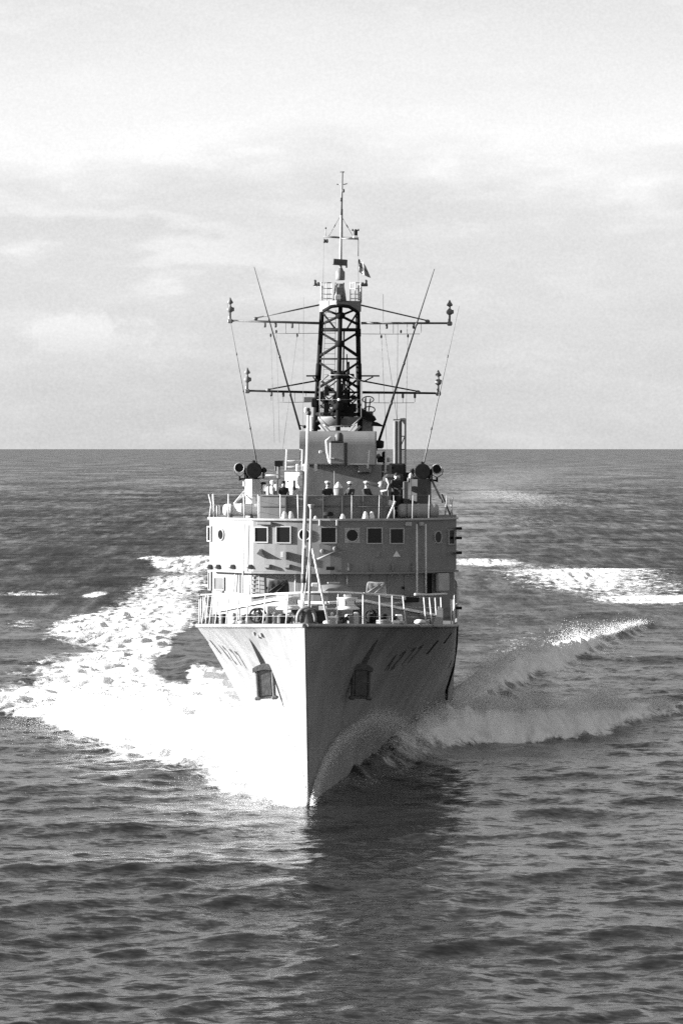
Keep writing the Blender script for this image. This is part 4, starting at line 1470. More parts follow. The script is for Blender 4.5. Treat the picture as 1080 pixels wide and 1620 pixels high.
o['label'] = 'dark numeral 1 on the white board'
MB().tube(c + Vector((0.1, 0.15, -h * 0.55)), Vector((c.x + 0.1, 34.75, ZR)), 0.05, 0.05, 8).build('board_post', M_GREY, bd)
sr = empty('signal_deck_rail', ship)
for px, y0, y1 in ((452.5, 711, 744), (478, 711, 744)):
    MB().tube(at(px, y1, 36), at(px + (1 if px < 460 else 0.3), y0, 36), 0.05, 0.045, 8).build('stanchion', M_WHITE, sr)
for y in (728.5, 738):
    MB().tube(at(452, y, 36), at(479, y + 0.6, 36), 0.035, 0.035, 8).build('rail_bar', M_WHITE, sr)
MB().tube(at(474, 711, 36), at(479, 711, 36), 0.03, 0.03, 6).build('rail_bar', M_LIGHT, sr)
lb = empty('flag_locker', ship)
MB().box(at(441, 733, 37), (0.42, 0.4, 0.26), 0, 0.02).build('locker_body', M_BLACK, lb)
MB().box(at(436.5, 740, 37), (0.12, 0.2, 0.3), 0, 0.02).build('locker_leg', M_DGREY, lb)
MB().box(at(441, 747, 37), (0.16, 0.3, 0.6), 0, 0.03).build('locker_stand', M_GREY, lb)
for px, py, w, h in ((432, 763, 0.30, 0.22), (437, 771, 0.22, 0.5), (429, 775, 0.14, 0.4)):
    MB().box(at(px, py, 36), (w, 0.3, h), 0.3, 0.07).build('instrument', M_WHITE, lb)
MB().path([at(420, 752, 36.5), at(440, 751, 36.5), at(444, 757, 36.5)], 0.04, 6).build('voice_pipe', M_LIGHT, lb)

# ------------------------------------------------------------------ director block under the mast
dk = empty('director_house', ship)
S_D = 36.5
a, b = at(478, 785, S_D), at(603, 735, S_D)
MB().prism([(a.x, S_D), (b.x, S_D), (b.x, S_D + 6), (a.x, S_D + 6)], ZR, at(520, 735, S_D).z).build('base_block', M_HOUSE, dk)
a, b = at(473.5, 735, S_D - 0.25), at(593, 682, S_D - 0.25)
z0, z1 = at(520, 735, S_D).z + 0.003, b.z
pr = []
rad = 0.62
for k in range(9):
    q = math.pi / 2 * k / 8
    pr.append((S_D - 0.25 + rad - rad * math.cos(q), z1 - rad + rad * math.sin(q)))
prof = [(S_D - 0.25, z0)] + pr + [(S_D + 3.6, z1), (S_D + 3.6, z0)]
n1 = len(prof)
mb = MB()
mb.add([(a.x, s, z) for s, z in prof] + [(b.x, s, z) for s, z in prof], [tuple(range(n1)), tuple(range(2 * n1 - 1, n1 - 1, -1))] + [(i, i + n1, (i + 1) % n1 + n1, (i + 1) % n1) for i in range(n1)])
mb.build('rounded_casing', M_HOUSE, dk)
MB().box((a.x + 0.9, S_D - 0.33, z0 + 0.02), (3.4, 0.14, 0.05)).build('casing_seam', M_GREY, dk)
# director sight in front of the casing
p0, p1 = at(521, 735, S_D - 0.9), at(545, 699, S_D - 0.9)
MB().box(((p0.x + p1.x) / 2, S_D - 0.75, (p0.z + p1.z) / 2), (p1.x - p0.x, 0.7, p1.z - p0.z), 0, 0.06).build('sight_body', M_GREY, dk)
MB().lathe(at(536, 698, S_D - 0.8), [(0.20, -0.02), (0.21, 0.1), (0.2, 0.3), (0.12, 0.42)], 16).build('sight_head', M_DGREY, dk)
MB().box(at(533, 699.5, S_D - 0.85), (0.62, 0.5, 0.12), 0, 0.03).build('sight_shelf', M_BLACK, dk)
MB().path([at(524, 691, S_D - 0.9), at(516, 697, S_D - 0.9), at(517, 712, S_D - 0.9), at(520, 728, S_D - 0.9), at(521, 733, S_D - 0.9)], [0.06, 0.05, 0.06, 0.05, 0.03], 8).build('sight_arm', M_WHITE, dk)
MB().box(at(507, 715, S_D - 0.7), (0.16, 0.2, 0.16), 0, 0.03).build('sight_lamp', M_LIGHT, dk)
MB().tube(at(507, 715, S_D - 0.7), at(518, 717, S_D - 0.7), 0.03, 0.03, 6).build('sight_lamp_arm', M_GREY, dk)
MB().box(at(525, 725.5, S_D - 1.15), (0.26, 0.12, 0.08), 0, 0.02).build('sight_pedal', M_LIGHT, dk)
MB().box(at(547, 718, S_D - 0.6), (0.14, 0.5, 1.1), 0, 0.03).build('sight_shield', M_DGREY, dk)
MB().tube(at(536, 734, S_D - 0.5), at(582, 734.5, S_D - 0.5), 0.04, 0.04, 8).build('foot_rail', M_WHITE, dk)
MB().tube(at(581.5, 741, S_D - 0.5), at(584, 712, S_D - 0.5), 0.05, 0.035, 8).build('rail_post', M_WHITE, dk)
MB().box(at(577, 742, S_D - 0.2), (0.62, 0.4, 0.34), 0, 0.02).build('junction_case', M_GREY, dk)
MB().box(at(575, 748, S_D - 0.25), (0.5, 0.5, 0.08), 0).build('case_shelf', M_BLACK, dk)
# boxes and shelves aft of the block at the right
for px, py, w, h, m in ((604, 729, 0.45, 0.16, M_BLACK), (606, 740, 0.5, 0.3, M_DGREY), (600, 752, 0.4, 0.3, M_BLACK), (613, 744, 0.35, 0.5, M_GREY)):
    MB().box(at(px, py, S_D + 1.5), (w, 0.6, h), 0, 0.02).build('equipment_box', m, ship)
MB().tube(at(609.5, 748, S_D), at(610.5, 712, S_D), 0.06, 0.05, 8).build('rail_post', M_WHITE, ship)
MB().tube(at(595, 712, S_D), at(611, 712, S_D), 0.015, 0.015, 6).build('rail_wire', M_LIGHT, ship)
for px, py in ((598, 738), (597, 743)):
    MB().lathe(at(px, py, S_D + 1.2), [(0.06, 0), (0.08, 0.05), (0.03, 0.12)], 10).build('small_lamp', M_WHITE, ship)

# white cone over the standard compass
cn = empty('compass_binnacle', ship)
p = at(535, 782, 33.0)
MB().lathe((p.x, 33.0, ZR), [(0.26, 0), (0.26, 0.9), (0.22, at(535, 773, 33).z - ZR)], 18).build('pedestal', M_GREY, cn)
MB().lathe((p.x, 33.0, at(535, 772, 33).z), [(0.21, 0), (0.22, 0.03), (0.10, 0.2), (0.04, 0.28), (0.01, 0.3)], 18).build('conical_cover', M_WHITE, cn)
MB().tube((p.x - 0.19, 32.9, ZR), Vector((p.x - 0.19, 32.9, at(535, 745, 33).z)), 0.015, 0.012, 6).build('voice_pipe', M_LIGHT, cn)

# ------------------------------------------------------------------ exhaust uptakes and derrick abaft the bridge
ex = empty('exhaust_uptake', ship)
for px, w in ((625, 0.09), (630.5, 0.09)):
    a, b = at(px, 745, 52), at(px, 666, 52)
    MB().tube(Vector((a.x, 52, 5.6)), b, 0.105, 0.10, 12).build('pipe', M_GREY, ex)
MB().tube(at(633.5, 745, 52), at(634, 664, 52), 0.05, 0.05, 8).build('pipe', M_DGREY, ex)
dr = empty('radio_frame', ship)
a, b = at(640.5, 750, 52), at(641, 662, 52)
MB().tube(Vector((a.x, 52, 5.6)), b, 0.05, 0.05, 8).build('post', M_GREY, dr)
for y in (690, 711, 745):
    MB().tube(at(634, y, 52), at(641, y, 52), 0.03, 0.03, 6).build('rung', M_DGREY, dr)
MB().tube(at(634, 705, 52), at(641, 688, 52), 0.03, 0.03, 6).build('diagonal', M_DGREY, dr)
q = [at(632, 661.5, 52), at(641, 661, 52), at(640.5, 673, 52)]
MB().add([p + Vector((0, e, 0)) for e in (-0.05, 0.05) for p in q], [(0, 1, 2), (5, 4, 3), (0, 3, 4, 1), (1, 4, 5, 2), (2, 5, 3, 0)]).build('gusset', M_GREY, dr)
MB().box(at(628, 664, 52), (0.4, 0.2, 0.06)).build('crosshead', M_DGREY, dr)
for px, py, w, h, m in ((627, 752, 0.9, 1.2, M_BLACK), (620, 740, 0.35, 0.28, M_BLACK), (646, 756, 0.9, 0.5, M_DGREY)):
    MB().box(at(px, py, 44), (w, 0.8, h), 0, 0.08).build('machinery_casing', m, ship)

# ------------------------------------------------------------------ funnel and after deckhouse, abaft the bridge
fn = empty('funnel', ship)
def oval(a, b, cy, n=28):
    return [(0.3 + a * math.cos(2 * math.pi * k / n), cy + b * math.sin(2 * math.pi * k / n)) for k in range(n)]
MB().prism(oval(1.25, 2.0, 57), 5.7, 14.0).build('casing', M_HOUSE, fn)
MB().prism(oval(1.32, 2.08, 57), 14.003, 14.35).build('cap', M_BLACK, fn)
MB().prism([(-3.9, 47.5), (3.9, 47.5), (3.9, 98), (-3.9, 98)], 5.7, 8.3).build('after_deckhouse', M_HOUSE, ship)
MB().prism([(-1.9, 62), (2.0, 62), (2.0, 90), (-1.9, 90)], 8.303, 10.6).build('after_control_house', M_HOUSE, ship)

# ------------------------------------------------------------------ lattice mast
S_M = 41.0
ms = empty('lattice_mast', ship)
def mp(px, py, ds=0.0):
    return at(px, py, S_M + ds)
FRONT, BACK = -1.2, 0.9
LEG = {'l': ((509.5, 487), (498.5, 678)), 'r': ((565.5, 487), (569, 678)), 'c': ((538.5, 484), (534.5, 680))}
DS = {'l': BACK, 'r': BACK, 'c': FRONT}
def leg_pt(k, py):
    (x0, y0), (x1, y1) = LEG[k]
    u = (py - y0) / (y1 - y0)
    return mp(x0 + (x1 - x0) * u, py, DS[k] * (0.55 + 0.45 * u))
for k in 'lrc':
    MB().tube(leg_pt(k, LEG[k][1][1] + 8), leg_pt(k, LEG[k][0][1]), 0.125 if k == 'c' else 0.13, 0.11 if k == 'c' else 0.12, 10).build('leg', M_MAST, ms)
# stiffening doublers part-way up
for k, y0, y1 in (('l', 575, 600), ('r', 575, 600), ('r', 520, 532), ('l', 640, 678)):
    MB().tube(leg_pt(k, y1), leg_pt(k, y0), 0.15, 0.15, 10).build('leg_doubler', M_MAST, ms)
def brace(a, b, r=0.055, m=None):
    MB().tube(a, b, r, r, 6).build('brace', m or M_MAST, ms)
nodes = [(499, 488, 513), (543.5, 526, 563), (594, 573, 614), (643, 627, 668)]
for yc, yu, yd in nodes:
    for k in 'lr':
        brace(leg_pt('c', yc), leg_pt(k, yu), 0.058)
        brace(leg_pt('c', yc), leg_pt(k, yd), 0.068)
    c = leg_pt('c', yc)
    MB().lathe(c + Vector((0, 0, -0.16)), [(0.16, 0), (0.24, 0.08), (0.24, 0.24), (0.16, 0.32)], 8).build('gusset', M_MAST, ms)
for y, r in ((521.5, 0.10), (567.5, 0.05), (620.5, 0.06), (655, 0.10)):
    for k in 'lr':
        brace(leg_pt('c', y), leg_pt(k, y), r)
    brace(leg_pt('l', y), leg_pt('r', y), r * 0.8)
for k, y0, y1, x in (('l', 493, 521, 531), ('r', 493, 521, 548)):
    brace(leg_pt(k, y0), mp(x, y1, -0.3), 0.045)
# back face: lighter crosses between the two after legs
for y0, y1 in ((525, 566), (600, 650)):
    brace(leg_pt('l', y0), leg_pt('r', y1), 0.025)
    brace(leg_pt('r', y0), leg_pt('l', y1), 0.025)
# ladder inside the mast and cable runs
lad = empty('mast_ladder', ship)
for px0, px1 in ((515, 508), (531, 528)):
    MB().tube(mp(px1, 676, 0.3), mp(px0, 490, 0.2), 0.014, 0.014, 5).build('stile', M_DGREY, lad)
for k in range(22):
    y = 494 + k * 8.2
    u = (y - 490) / 186
    MB().tube(mp(515 - 7 * u, y, 0.25), mp(531 - 3 * u, y, 0.25), 0.011, 0.011, 5).build('rung', M_DGREY, lad)
for px0, px1, y0, r in ((544, 541, 524, 0.045), (551, 553, 572, 0.06), (548.5, 549, 560, 0.03), (545, 546, 600, 0.05)):
    MB().tube(mp(px1, 676, 0.0), mp(px0, y0, 0.0), r, r, 6).build('cable_run', M_MAST, ms)
# platforms, boxes and gear low in the mast
for px, py, w, d, h in ((535, 592, 0.75, 0.6, 0.36), (552, 595, 0.5, 0.5, 0.24), (538, 640, 0.75, 0.9, 0.95), (516, 645, 0.26, 0.3, 0.5), (559, 645, 0.3, 0.3, 0.42), (546, 651, 0.8, 0.7, 0.5), (525, 655, 0.9, 0.9, 0.14), (550, 656, 0.9, 0.9, 0.16), (540, 618, 0.2, 0.2, 0.7), (548, 630, 0.16, 0.2, 0.9)):
    MB().box(mp(px, py, -0.2), (w, d, h), 0, 0.03).build('mast_box', M_MAST, ms)
for px, sg in ((500, -1), (572, 1)):
    a = mp(484.5 if sg < 0 else 600, 594.5, 0.5)
    b = mp(500 if sg < 0 else 572, 594.5, 0.5)
    MB().box((a + b) / 2, (abs(a.x - b.x), 0.35, 0.07)).build('bracket_arm', M_MAST, ms)
    q0, q1 = mp(590 if sg > 0 else 495, 596, 0.5), mp(574 if sg > 0 else 501, 604, 0.5)
    MB().tube(q0, q1, 0.035, 0.035, 6).build('bracket_strut', M_MAST, ms)
# close-set inner bracing, junction boxes and cable trays in the lower half
rr = random.Random(9)
for y0, y1 in ((601, 620), (620, 640), (632, 655), (640, 662)):
    for k in 'lr':
        a, b = leg_pt(k, y0).lerp(leg_pt('c', y0), 0.15), leg_pt(k, y1).lerp(leg_pt('c', y1), 0.85)
        brace(a, b, 0.035)
        a, b = leg_pt(k, y1).lerp(leg_pt('c', y1), 0.25), leg_pt(k, y0).lerp(leg_pt('c', y0), 0.95)
        brace(a, b, 0.03)
for k in range(12):
    MB().box(mp(rr.uniform(508, 563), rr.uniform(606, 658), rr.uniform(-0.2, 0.5)), (rr.uniform(0.12, 0.36), 0.3, rr.uniform(0.14, 0.5)), 0, 0.02).build('mast_box', M_MAST, ms)
# direction-finding loop: an eight-sided frame round the foot of the mast
lp = empty('direction_finding_loop', ship)
oct_px = [(506, 604), (520, 593), (552, 593), (571, 603), (571.5, 660), (557, 673), (520, 675), (506, 662)]
P8 = [mp(x, y, -1.9) for x, y in oct_px]
for i in range(8):
    MB().tube(P8[i], P8[(i + 1) % 8], 0.032, 0.032, 6).build('frame_tube', M_GREY, lp)
MB().tube(mp(501, 632, -1.9), mp(575, 632, -1.9), 0.014, 0.014, 6).build('cross_bar', M_GREY, lp)
MB().lathe(mp(536, 632, -1.95), [(0.05, -0.06), (0.08, 0), (0.05, 0.06)], 10).build('insulator', M_WHITE, lp)
MB().path([mp(505, 672, -2.2), mp(518, 686, -2.2), mp(557, 686, -2.2), mp(570, 674, -2.2)], 0.07, 6).build('cradle', M_GREY, lp)
MB().path([mp(512, 671, -2.1), mp(522, 682, -2.1), mp(553, 682, -2.1), mp(562, 672, -2.1)], 0.035, 6).build('cradle', M_LIGHT, lp)
# pale bowl between the legs at the mast foot
MB().lathe(mp(536, 675, 0.3), [(0.55, 0), (0.95, 0.22), (1.05, 0.42), (1.05, 0.5), (0.2, 0.5)], 26).build('mast_foot_bowl', M_GREY, ship)
MB().box(mp(543, 667, -1.0), (0.36, 0.2, 0.3), 0, 0.06).build('bowl_hatch', M_DGREY, ship)
for px, py, w, h, m in ((494, 670, 0.22, 0.75, M_WHITE), (502, 664, 0.3, 1.0, M_BLACK), (580, 668, 0.62, 1.1, M_GREY), (570, 660, 0.3, 0.9, M_DGREY)):
    MB().box(mp(px, py, 1.2), (w, 0.7, h), 0, 0.04).build('mast_foot_case', m, ship)
MB().lathe(mp(583, 656, 0.6), [(0.1, -0.3), (0.4, -0.16), (0.46, 0), (0.3, 0.1)], 16, (0.5, 0, 0.8)).build('director_dish', M_BLACK, ship)
for y0, dx in ((632, 0), (648, 2)):
    ring = [mp(582 + dx, y0, 0.5) + Vector((0.28 * math.cos(q), 0.1 * math.sin(q), 0.16 * math.sin(q))) for q in lins(0, 2 * math.pi, 15)]
    MB().path(ring, 0.028, 6, False).build('aerial_loop', M_DGREY, ship)
MB().tube(mp(578, 655, 0.5), mp(578, 628, 0.5), 0.05, 0.04, 8).build('aerial_post', M_DGREY, ship)
MB().tube(mp(583, 650, 0.5), mp(586, 630, 0.5), 0.03, 0.03, 8).build('aerial_post', M_DGREY, ship)
MB().box(mp(489, 632, 0.3), (0.55, 0.3, 0.26), 0, 0.02).build('mast_side_box', M_GREY, ship)
MB().box(mp(497, 637, 0.3), (0.3, 0.4, 0.45), 0, 0.05).build('mast_side_gear', M_BLACK, ship)

# ------------------------------------------------------------------ masthead platform
mh = empty('masthead_platform', ship)
q = [(505, 476), (571, 476), (571, 492), (564, 492), (551, 484.5), (526, 484.5), (511, 493), (505, 493)]
front = [mp(x, y, -0.9) for x, y in q]
def slab(pts, dv):
    n = len(pts)
    return [tuple(p) for p in pts] + [tuple(Vector(p) + dv) for p in pts], [tuple(range(n)), tuple(range(2 * n - 1, n - 1, -1))] + [(i, i + n, (i + 1) % n + n, (i + 1) % n) for i in range(n)]
# the front is a shallow V, so its left half looks into the sun
lh = [mp(505, 476, -0.35), mp(532, 475, -1.1), mp(532, 484, -1.1), mp(526, 484.5, -1.0), mp(511, 493, -0.5), mp(505, 493, -0.35)]
rh = [mp(571, 476, -0.35), mp(532.5, 475, -1.1), mp(532.5, 484, -1.1), mp(551, 484.5, -0.8), mp(564, 492, -0.5), mp(571, 493, -0.35)]
for pts in (lh, rh):
    v, f = slab(pts, Vector((0, 0.08, 0)))
    MB().add(v, f).build('apron_plate', M_HOUSE, mh)
c1, c2 = mp(505, 476, -0.3), mp(571, 476, -0.3)
MB().prism([(c1.x, S_M - 0.3), ((c1.x + c2.x) / 2, S_M - 1.05), (c2.x, S_M - 0.3), (c2.x, S_M + 1.0), (c1.x, S_M + 1.0)], c1.z - 0.05, c1.z + 0.0).build('platform_floor', M_DGREY, mh)
MB().path([mp(511, 492, -0.8), mp(524, 484.5, -1.0), mp(538, 483, -1.05), mp(552, 485, -1.0), mp(565, 493, -0.8)], 0.09, 8).build('arch_rib', M_MAST, mh)
for xs in ((508, 516.5, 525), (554, 562, 570)):
    for x in xs:
        MB().tube(mp(x, 475.5, -0.5), mp(x, 446, -0.5), 0.03, 0.03, 6).build('stanchion', M_WHITE, mh)
    for y in (447, 456, 465, 472):
        MB().tube(mp(xs[0] - 0.5, y, -0.5), mp(xs[-1] + 0.5, y, -0.5), 0.028, 0.028, 6).build('rail_bar', M_GREY if xs[0] < 530 else M_WHITE, mh)
MB().box((mp(509.5, 463, -0.42)), (0.1, 0.08, 0.7)).build('rail_panel', M_WHITE, mh)
MB().box((mp(568, 463, -0.42)), (0.14, 0.08, 0.75)).build('rail_panel', M_WHITE, mh)
MB().box((mp(570.5, 465, 0.1)), (0.09, 1.0, 0.7)).build('rail_panel', M_GREY, mh)
for px, sg in ((498, -1), (574, 1)):
    MB().tube(mp(505 if sg < 0 else 571, 452, -0.4), mp(497 if sg < 0 else 581, 452, -0.4), 0.03, 0.03, 6).build('lamp_arm', M_WHITE, mh)
    for dx, hh in ((0, 0.26), (5.5, 0.14)):
        x = (498 + dx * 1.0) if sg < 0 else (578.5 - dx)
        MB().lathe(mp(x, 452, -0.4), [(0.09, 0), (0.10, 0.06), (0.07, hh * 0.6), (0.08, hh), (0.03, hh + 0.05)], 10).build('obstruction_lamp', M_DGREY, mh)

tm = empty('topmast', ship)
b0, b1 = mp(538, 476, 0.0), mp(541, 270, 0.0)
MB().lathe(mp(537, 476, -0.3), [(0.34, 0), (0.30, 0.35), (0.24, 0.7), (0.22, 0.86)], 16).build('pedestal', M_GREY, tm)
MB().box(mp(534, 470, -0.65), (0.3, 0.2, 0.24), 0, 0.03).build('lamp_case', M_WHITE, tm)
for x in (530.5, 543.5):
    MB().tube(mp(x - 1, 474, -0.5), mp(x, 447, -0.3), 0.05, 0.04, 6).build('pedestal_strut', M_DGREY, tm)
MB().box(mp(537, 462, -0.56), (0.34, 0.1, 0.5), 0, 0.02).build('pedestal_door', M_DGREY, tm)
MB().lathe(mp(538, 443, -0.1), [(0.20, 0), (0.23, 0.04), (0.23, 0.42), (0.16, 0.48), (0.1, 0.62)], 16).build('radar_motor', M_GREY, tm)
MB().box(mp(537.5, 414.5, -0.1), (0.72, 0.28, 0.30), R(8), 0.03, ('Y', R(4))).build('radar_scanner', M_DGREY, tm)
MB().box(mp(548, 420, -0.12), (0.08, 0.2, 0.2), 0).build('scanner_bracket', M_DGREY, tm)
MB().tube(mp(538.5, 440, 0.0), mp(539.5, 340, 0.0), 0.075, 0.06, 10).build('pole', M_LIGHT, tm)
MB().tube(mp(539.6, 342, 0.0), mp(541.5, 271, 0.0), 0.055, 0.04, 10).build('upper_pole', M_GREY, tm)
MB().tube(mp(541, 378, 0.08), mp(541.3, 330, 0.08), 0.035, 0.03, 6).build('pole_rail', M_GREY, tm)
MB().tube(mp(537.5, 271.5, 0), mp(544.5, 271.5, 0), 0.03, 0.03, 6).build('truck', M_DGREY, tm)
for x0, x1 in ((531, 535.5), (543.5, 549)):
    MB().tube(mp(x0, 290.5 if x0 < 540 else 291.5, 0), mp(x1, 291.5 if x0 < 540 else 290, 0), 0.025, 0.025, 6).build('aerial_stub', M_GREY, tm)
MB().tube(mp(536, 291, 0), mp(544, 291, 0), 0.015, 0.015, 6).build('aerial_arm', M_LIGHT, tm)
for px, py in ((543, 301), (539.5, 315)):
    MB().lathe(mp(px, py + 3, -0.05), [(0.05, 0), (0.06, 0.05), (0.06, 0.14), (0.03, 0.18)], 8).build('masthead_light', M_DGREY, tm)
sy = empty('signal_yard', ship)
MB().tube(mp(511, 373.5, 0), mp(539, 375.5, 0), 0.045, 0.05, 8).build('spar', M_GREY, sy)
MB().tube(mp(539, 376, 0), mp(567, 377, 0), 0.06, 0.06, 8).build('spar', M_LIGHT, sy)
MB().box(mp(562, 374.5, 0), (0.22, 0.2, 0.12), 0, 0.02).build('lamp_base', M_WHITE, sy)
MB().lathe(mp(562.5, 373, 0), [(0.07, 0), (0.09, 0.06), (0.09, 0.26), (0.04, 0.34)], 12).build('signal_lamp', M_BLACK, sy)
for x in (557.5, 566.5):
    MB().lathe(mp(x, 365, 0), [(0.04, 0), (0.05, 0.04), (0.04, 0.1)], 8).build('cup', M_DGREY, sy)
    MB().tube(mp(x, 364, 0), mp(562.5, 367, 0), 0.014, 0.014, 5).build('cup_arm', M_LIGHT, sy)
MB().tube(mp(515, 373, 0), mp(515, 361, 0), 0.02, 0.02, 6).build('vane_post', M_LIGHT, sy)
MB().lathe(mp(515, 362, 0), [(0.03, 0), (0.05, 0.05), (0.02, 0.1)], 8).build('vane', M_DGREY, sy)
for x in (513, 517):
    MB().lathe(mp(x, 384, 0), [(0.04, 0), (0.07, 0.06), (0.06, 0.16), (0.03, 0.2)], 8).build('yard_lamp', M_DGREY, sy)
for x in (520, 558):
    MB().tube(mp(x, 373, 0), mp(539, 340, 0), 0.013, 0.013, 5).build('stay', M_WIRE, sy)
    u = 0.45
    a, b = mp(x, 373, 0), mp(539, 340, 0)
    MB().tube(a.lerp(b, u - 0.04), a.lerp(b, u + 0.1), 0.03, 0.03, 6).build('turnbuckle', M_DGREY, sy)

# ------------------------------------------------------------------ yards
def lantern(p, e, k=1.0):
    MB().box(p + Vector((0, 0, -0.02)), (0.26 * k, 0.26 * k, 0.22 * k), 0, 0.05).build('yard_end_box', M_SPAR, e)
    prof = [(0.05, 0.08), (0.05, 0.40), (0.09, 0.42), (0.16, 0.48), (0.17, 0.58), (0.10, 0.68), (0.05, 0.72), (0.05, 0.82), (0.14, 0.86), (0.15, 0.92), (0.08, 1.02), (0.02, 1.15)]
    MB().lathe(p, [(r * k, h * k) for r, h in prof], 12).build('lantern', M_SPAR, e)
    MB().box(p + Vector((0.13 * k, 0, 0.56 * k)), (0.14 * k, 0.14 * k, 0.2 * k), 0, 0.03).build('lantern_box', M_DGREY, e)
    MB().tube(p + Vector((-0.06, 0, 0.02)), p + Vector((-0.06, 0, 0.22 * k)), 0.03, 0.03, 6).build('lantern_socket', M_WHITE, e)

def yard(y, xl, xr, yl, yr, leg_l, leg_r, stay, jack, m, drops, name='yardarm'):
    e = empty(name, ship)
    ds = 0.2
    MB().tube(mp(xl, yl, ds), mp(leg_l, y, ds), 0.05, 0.065, 8).build('spar', m, e)
    MB().tube(mp(leg_r, y, ds), mp(xr, yr, ds), 0.065, 0.05, 8).build('spar', m, e)
    lantern(mp(xl, yl, ds), e)
    lantern(mp(xr, yr, ds), e)
    for x0, y0, x1, y1 in stay:
        MB().tube(mp(x0, y0, ds), mp(x1, y1, ds), 0.038, 0.045, 6).build('topping_lift', m, e)
        MB().lathe(mp(x0, y0 + 2, ds), [(0.06, -0.05), (0.12, 0.0), (0.12, 0.06), (0.05, 0.12)], 8).build('lift_band', M_SPAR, e)
    for x0, x1, yj, r0 in jack:
        pts = [mp(x0, yj, ds), mp((x0 + x1) / 2, yj + 0.3, ds), mp(x1, yj, ds)]
        MB().path(pts, 0.014, 5).build('jackstay', M_WIRE, e)
    for x, y0, y1, fat in drops:
        MB().tube(mp(x, y0, ds), mp(x, y1, ds), 0.012, 0.012, 5).build('stirrup', M_WIRE, e)
        if fat:
            MB().lathe(mp(x, y0 + 9, ds), [(0.03, 0), (0.06, 0.04), (0.06, 0.16), (0.05, 0.28)], 8).build('halyard_block', M_DGREY, e)
    return e
yard(511, 364, 711, 507, 511, 505, 571,
     [(404, 503, 505, 482), (676, 507, 571, 482.5)],
     [(410, 505, 527, 0), (571, 664, 528, 0)], M_SPAR,
     [(419, 509, 518, True), (452, 510, 527, False), (462, 510, 519, True), (436, 509, 513, True), (473, 510, 527, False), (601, 511, 528, False), (611.5, 511, 520, True), (622, 511, 528, False), (644, 511, 528, False), (654, 511, 520, True), (666, 511, 526, False)])
yard(620.5, 391, 693, 618, 622, 498, 573,
     [(424, 616, 501, 602), (661, 619, 571, 602)],
     [(430, 490, 636, 0), (590, 655, 637, 0)], M_MAST,
     [(429, 618, 634, True), (448, 619, 635, True), (466, 619, 636, False), (484, 619, 636, False), (599, 621, 637, False), (637, 621, 637, True), (656, 621, 636, True)])

# halyards
hl = empty('signal_halyards', ship)
for (x0, y0), (x1, y1) in (((428, 527), (434, 700)), ((437, 528), (442, 700)), ((470, 529), (446, 720)), ((480, 512), (479, 690)), ((603, 528), (612, 720)), ((609, 528), (628, 665)),
                           ((629, 512), (628, 665)), ((645, 528), (642, 664)), ((480, 512), (480, 470)), ((606, 511), (606, 465)), ((512, 376), (511, 446)), ((566, 378), (567, 446))):
    MB().tube(mp(x0, y0, 0.25), mp(x1, y1, 0.0), 0.0085, 0.0085, 4).build('halyard', M_WIRE, hl)
for px, py in ((428, 530), (470, 530), (603, 532), (645, 531), (437, 524), (634, 524)):
    MB().lathe(mp(px, py + 3, 0.25), [(0.02, 0), (0.05, 0.05), (0.05, 0.12), (0.02, 0.17)], 8).build('block', M_DGREY, hl)

# whip aerials
def whip(px0, py0, px1, py1, s, r0, name='whip_aerial', base=None):
    e = empty(name, ship)
    a, b = at(px0, py0, s), at(px1, py1, s)
    pts = [a.lerp(b, u) + Vector((0, 0, 0)) for u in lins(0, 1, 9)]
    MB().path(pts, [r0 * (1 - 0.78 * u) for u in lins(0, 1, 9)], 6).build('rod', M_SPAR if r0 < 0.05 else M_MAST, e)
    for u in (0.22, 0.45, 0.68):
        p, q = a.lerp(b, u - 0.008), a.lerp(b, u + 0.008)
        MB().tube(p, q, r0 * 1.35 * (1 - 0.6 * u), r0 * 1.35 * (1 - 0.6 * u), 6).build('ferrule', M_DGREY, e)
    if base:
        MB().lathe(a, base, 12).build('base_insulator', M_BLACK, e)
whip(475, 680, 402, 422, S_M - 1, 0.062)
whip(599, 698, 687, 425, S_M - 1, 0.075, base=[(0.16, -0.36), (0.24, -0.30), (0.26, 0.0), (0.12, 0.05)])
whip(406, 733, 359, 478, S_SL + 0.5, 0.042)
whip(670, 733, 726, 484, S_SL + 0.5, 0.042)
MB().tube(at(484, 675, S_M - 1), at(471, 672, S_M - 1), 0.03, 0.02, 6).build('aerial_bracket', M_MAST, ship)
MB().lathe(at(482, 675, S_M - 1), [(0.05, -0.08), (0.1, 0), (0.05, 0.08)], 8).build('aerial_insulator', M_MAST, ship)
MB().path([at(588, 670, S_M - 1), at(596, 671, S_M - 1), at(606, 674, S_M - 1)], [0.12, 0.1, 0.03], 8).build('aerial_bracket', M_MAST, ship)

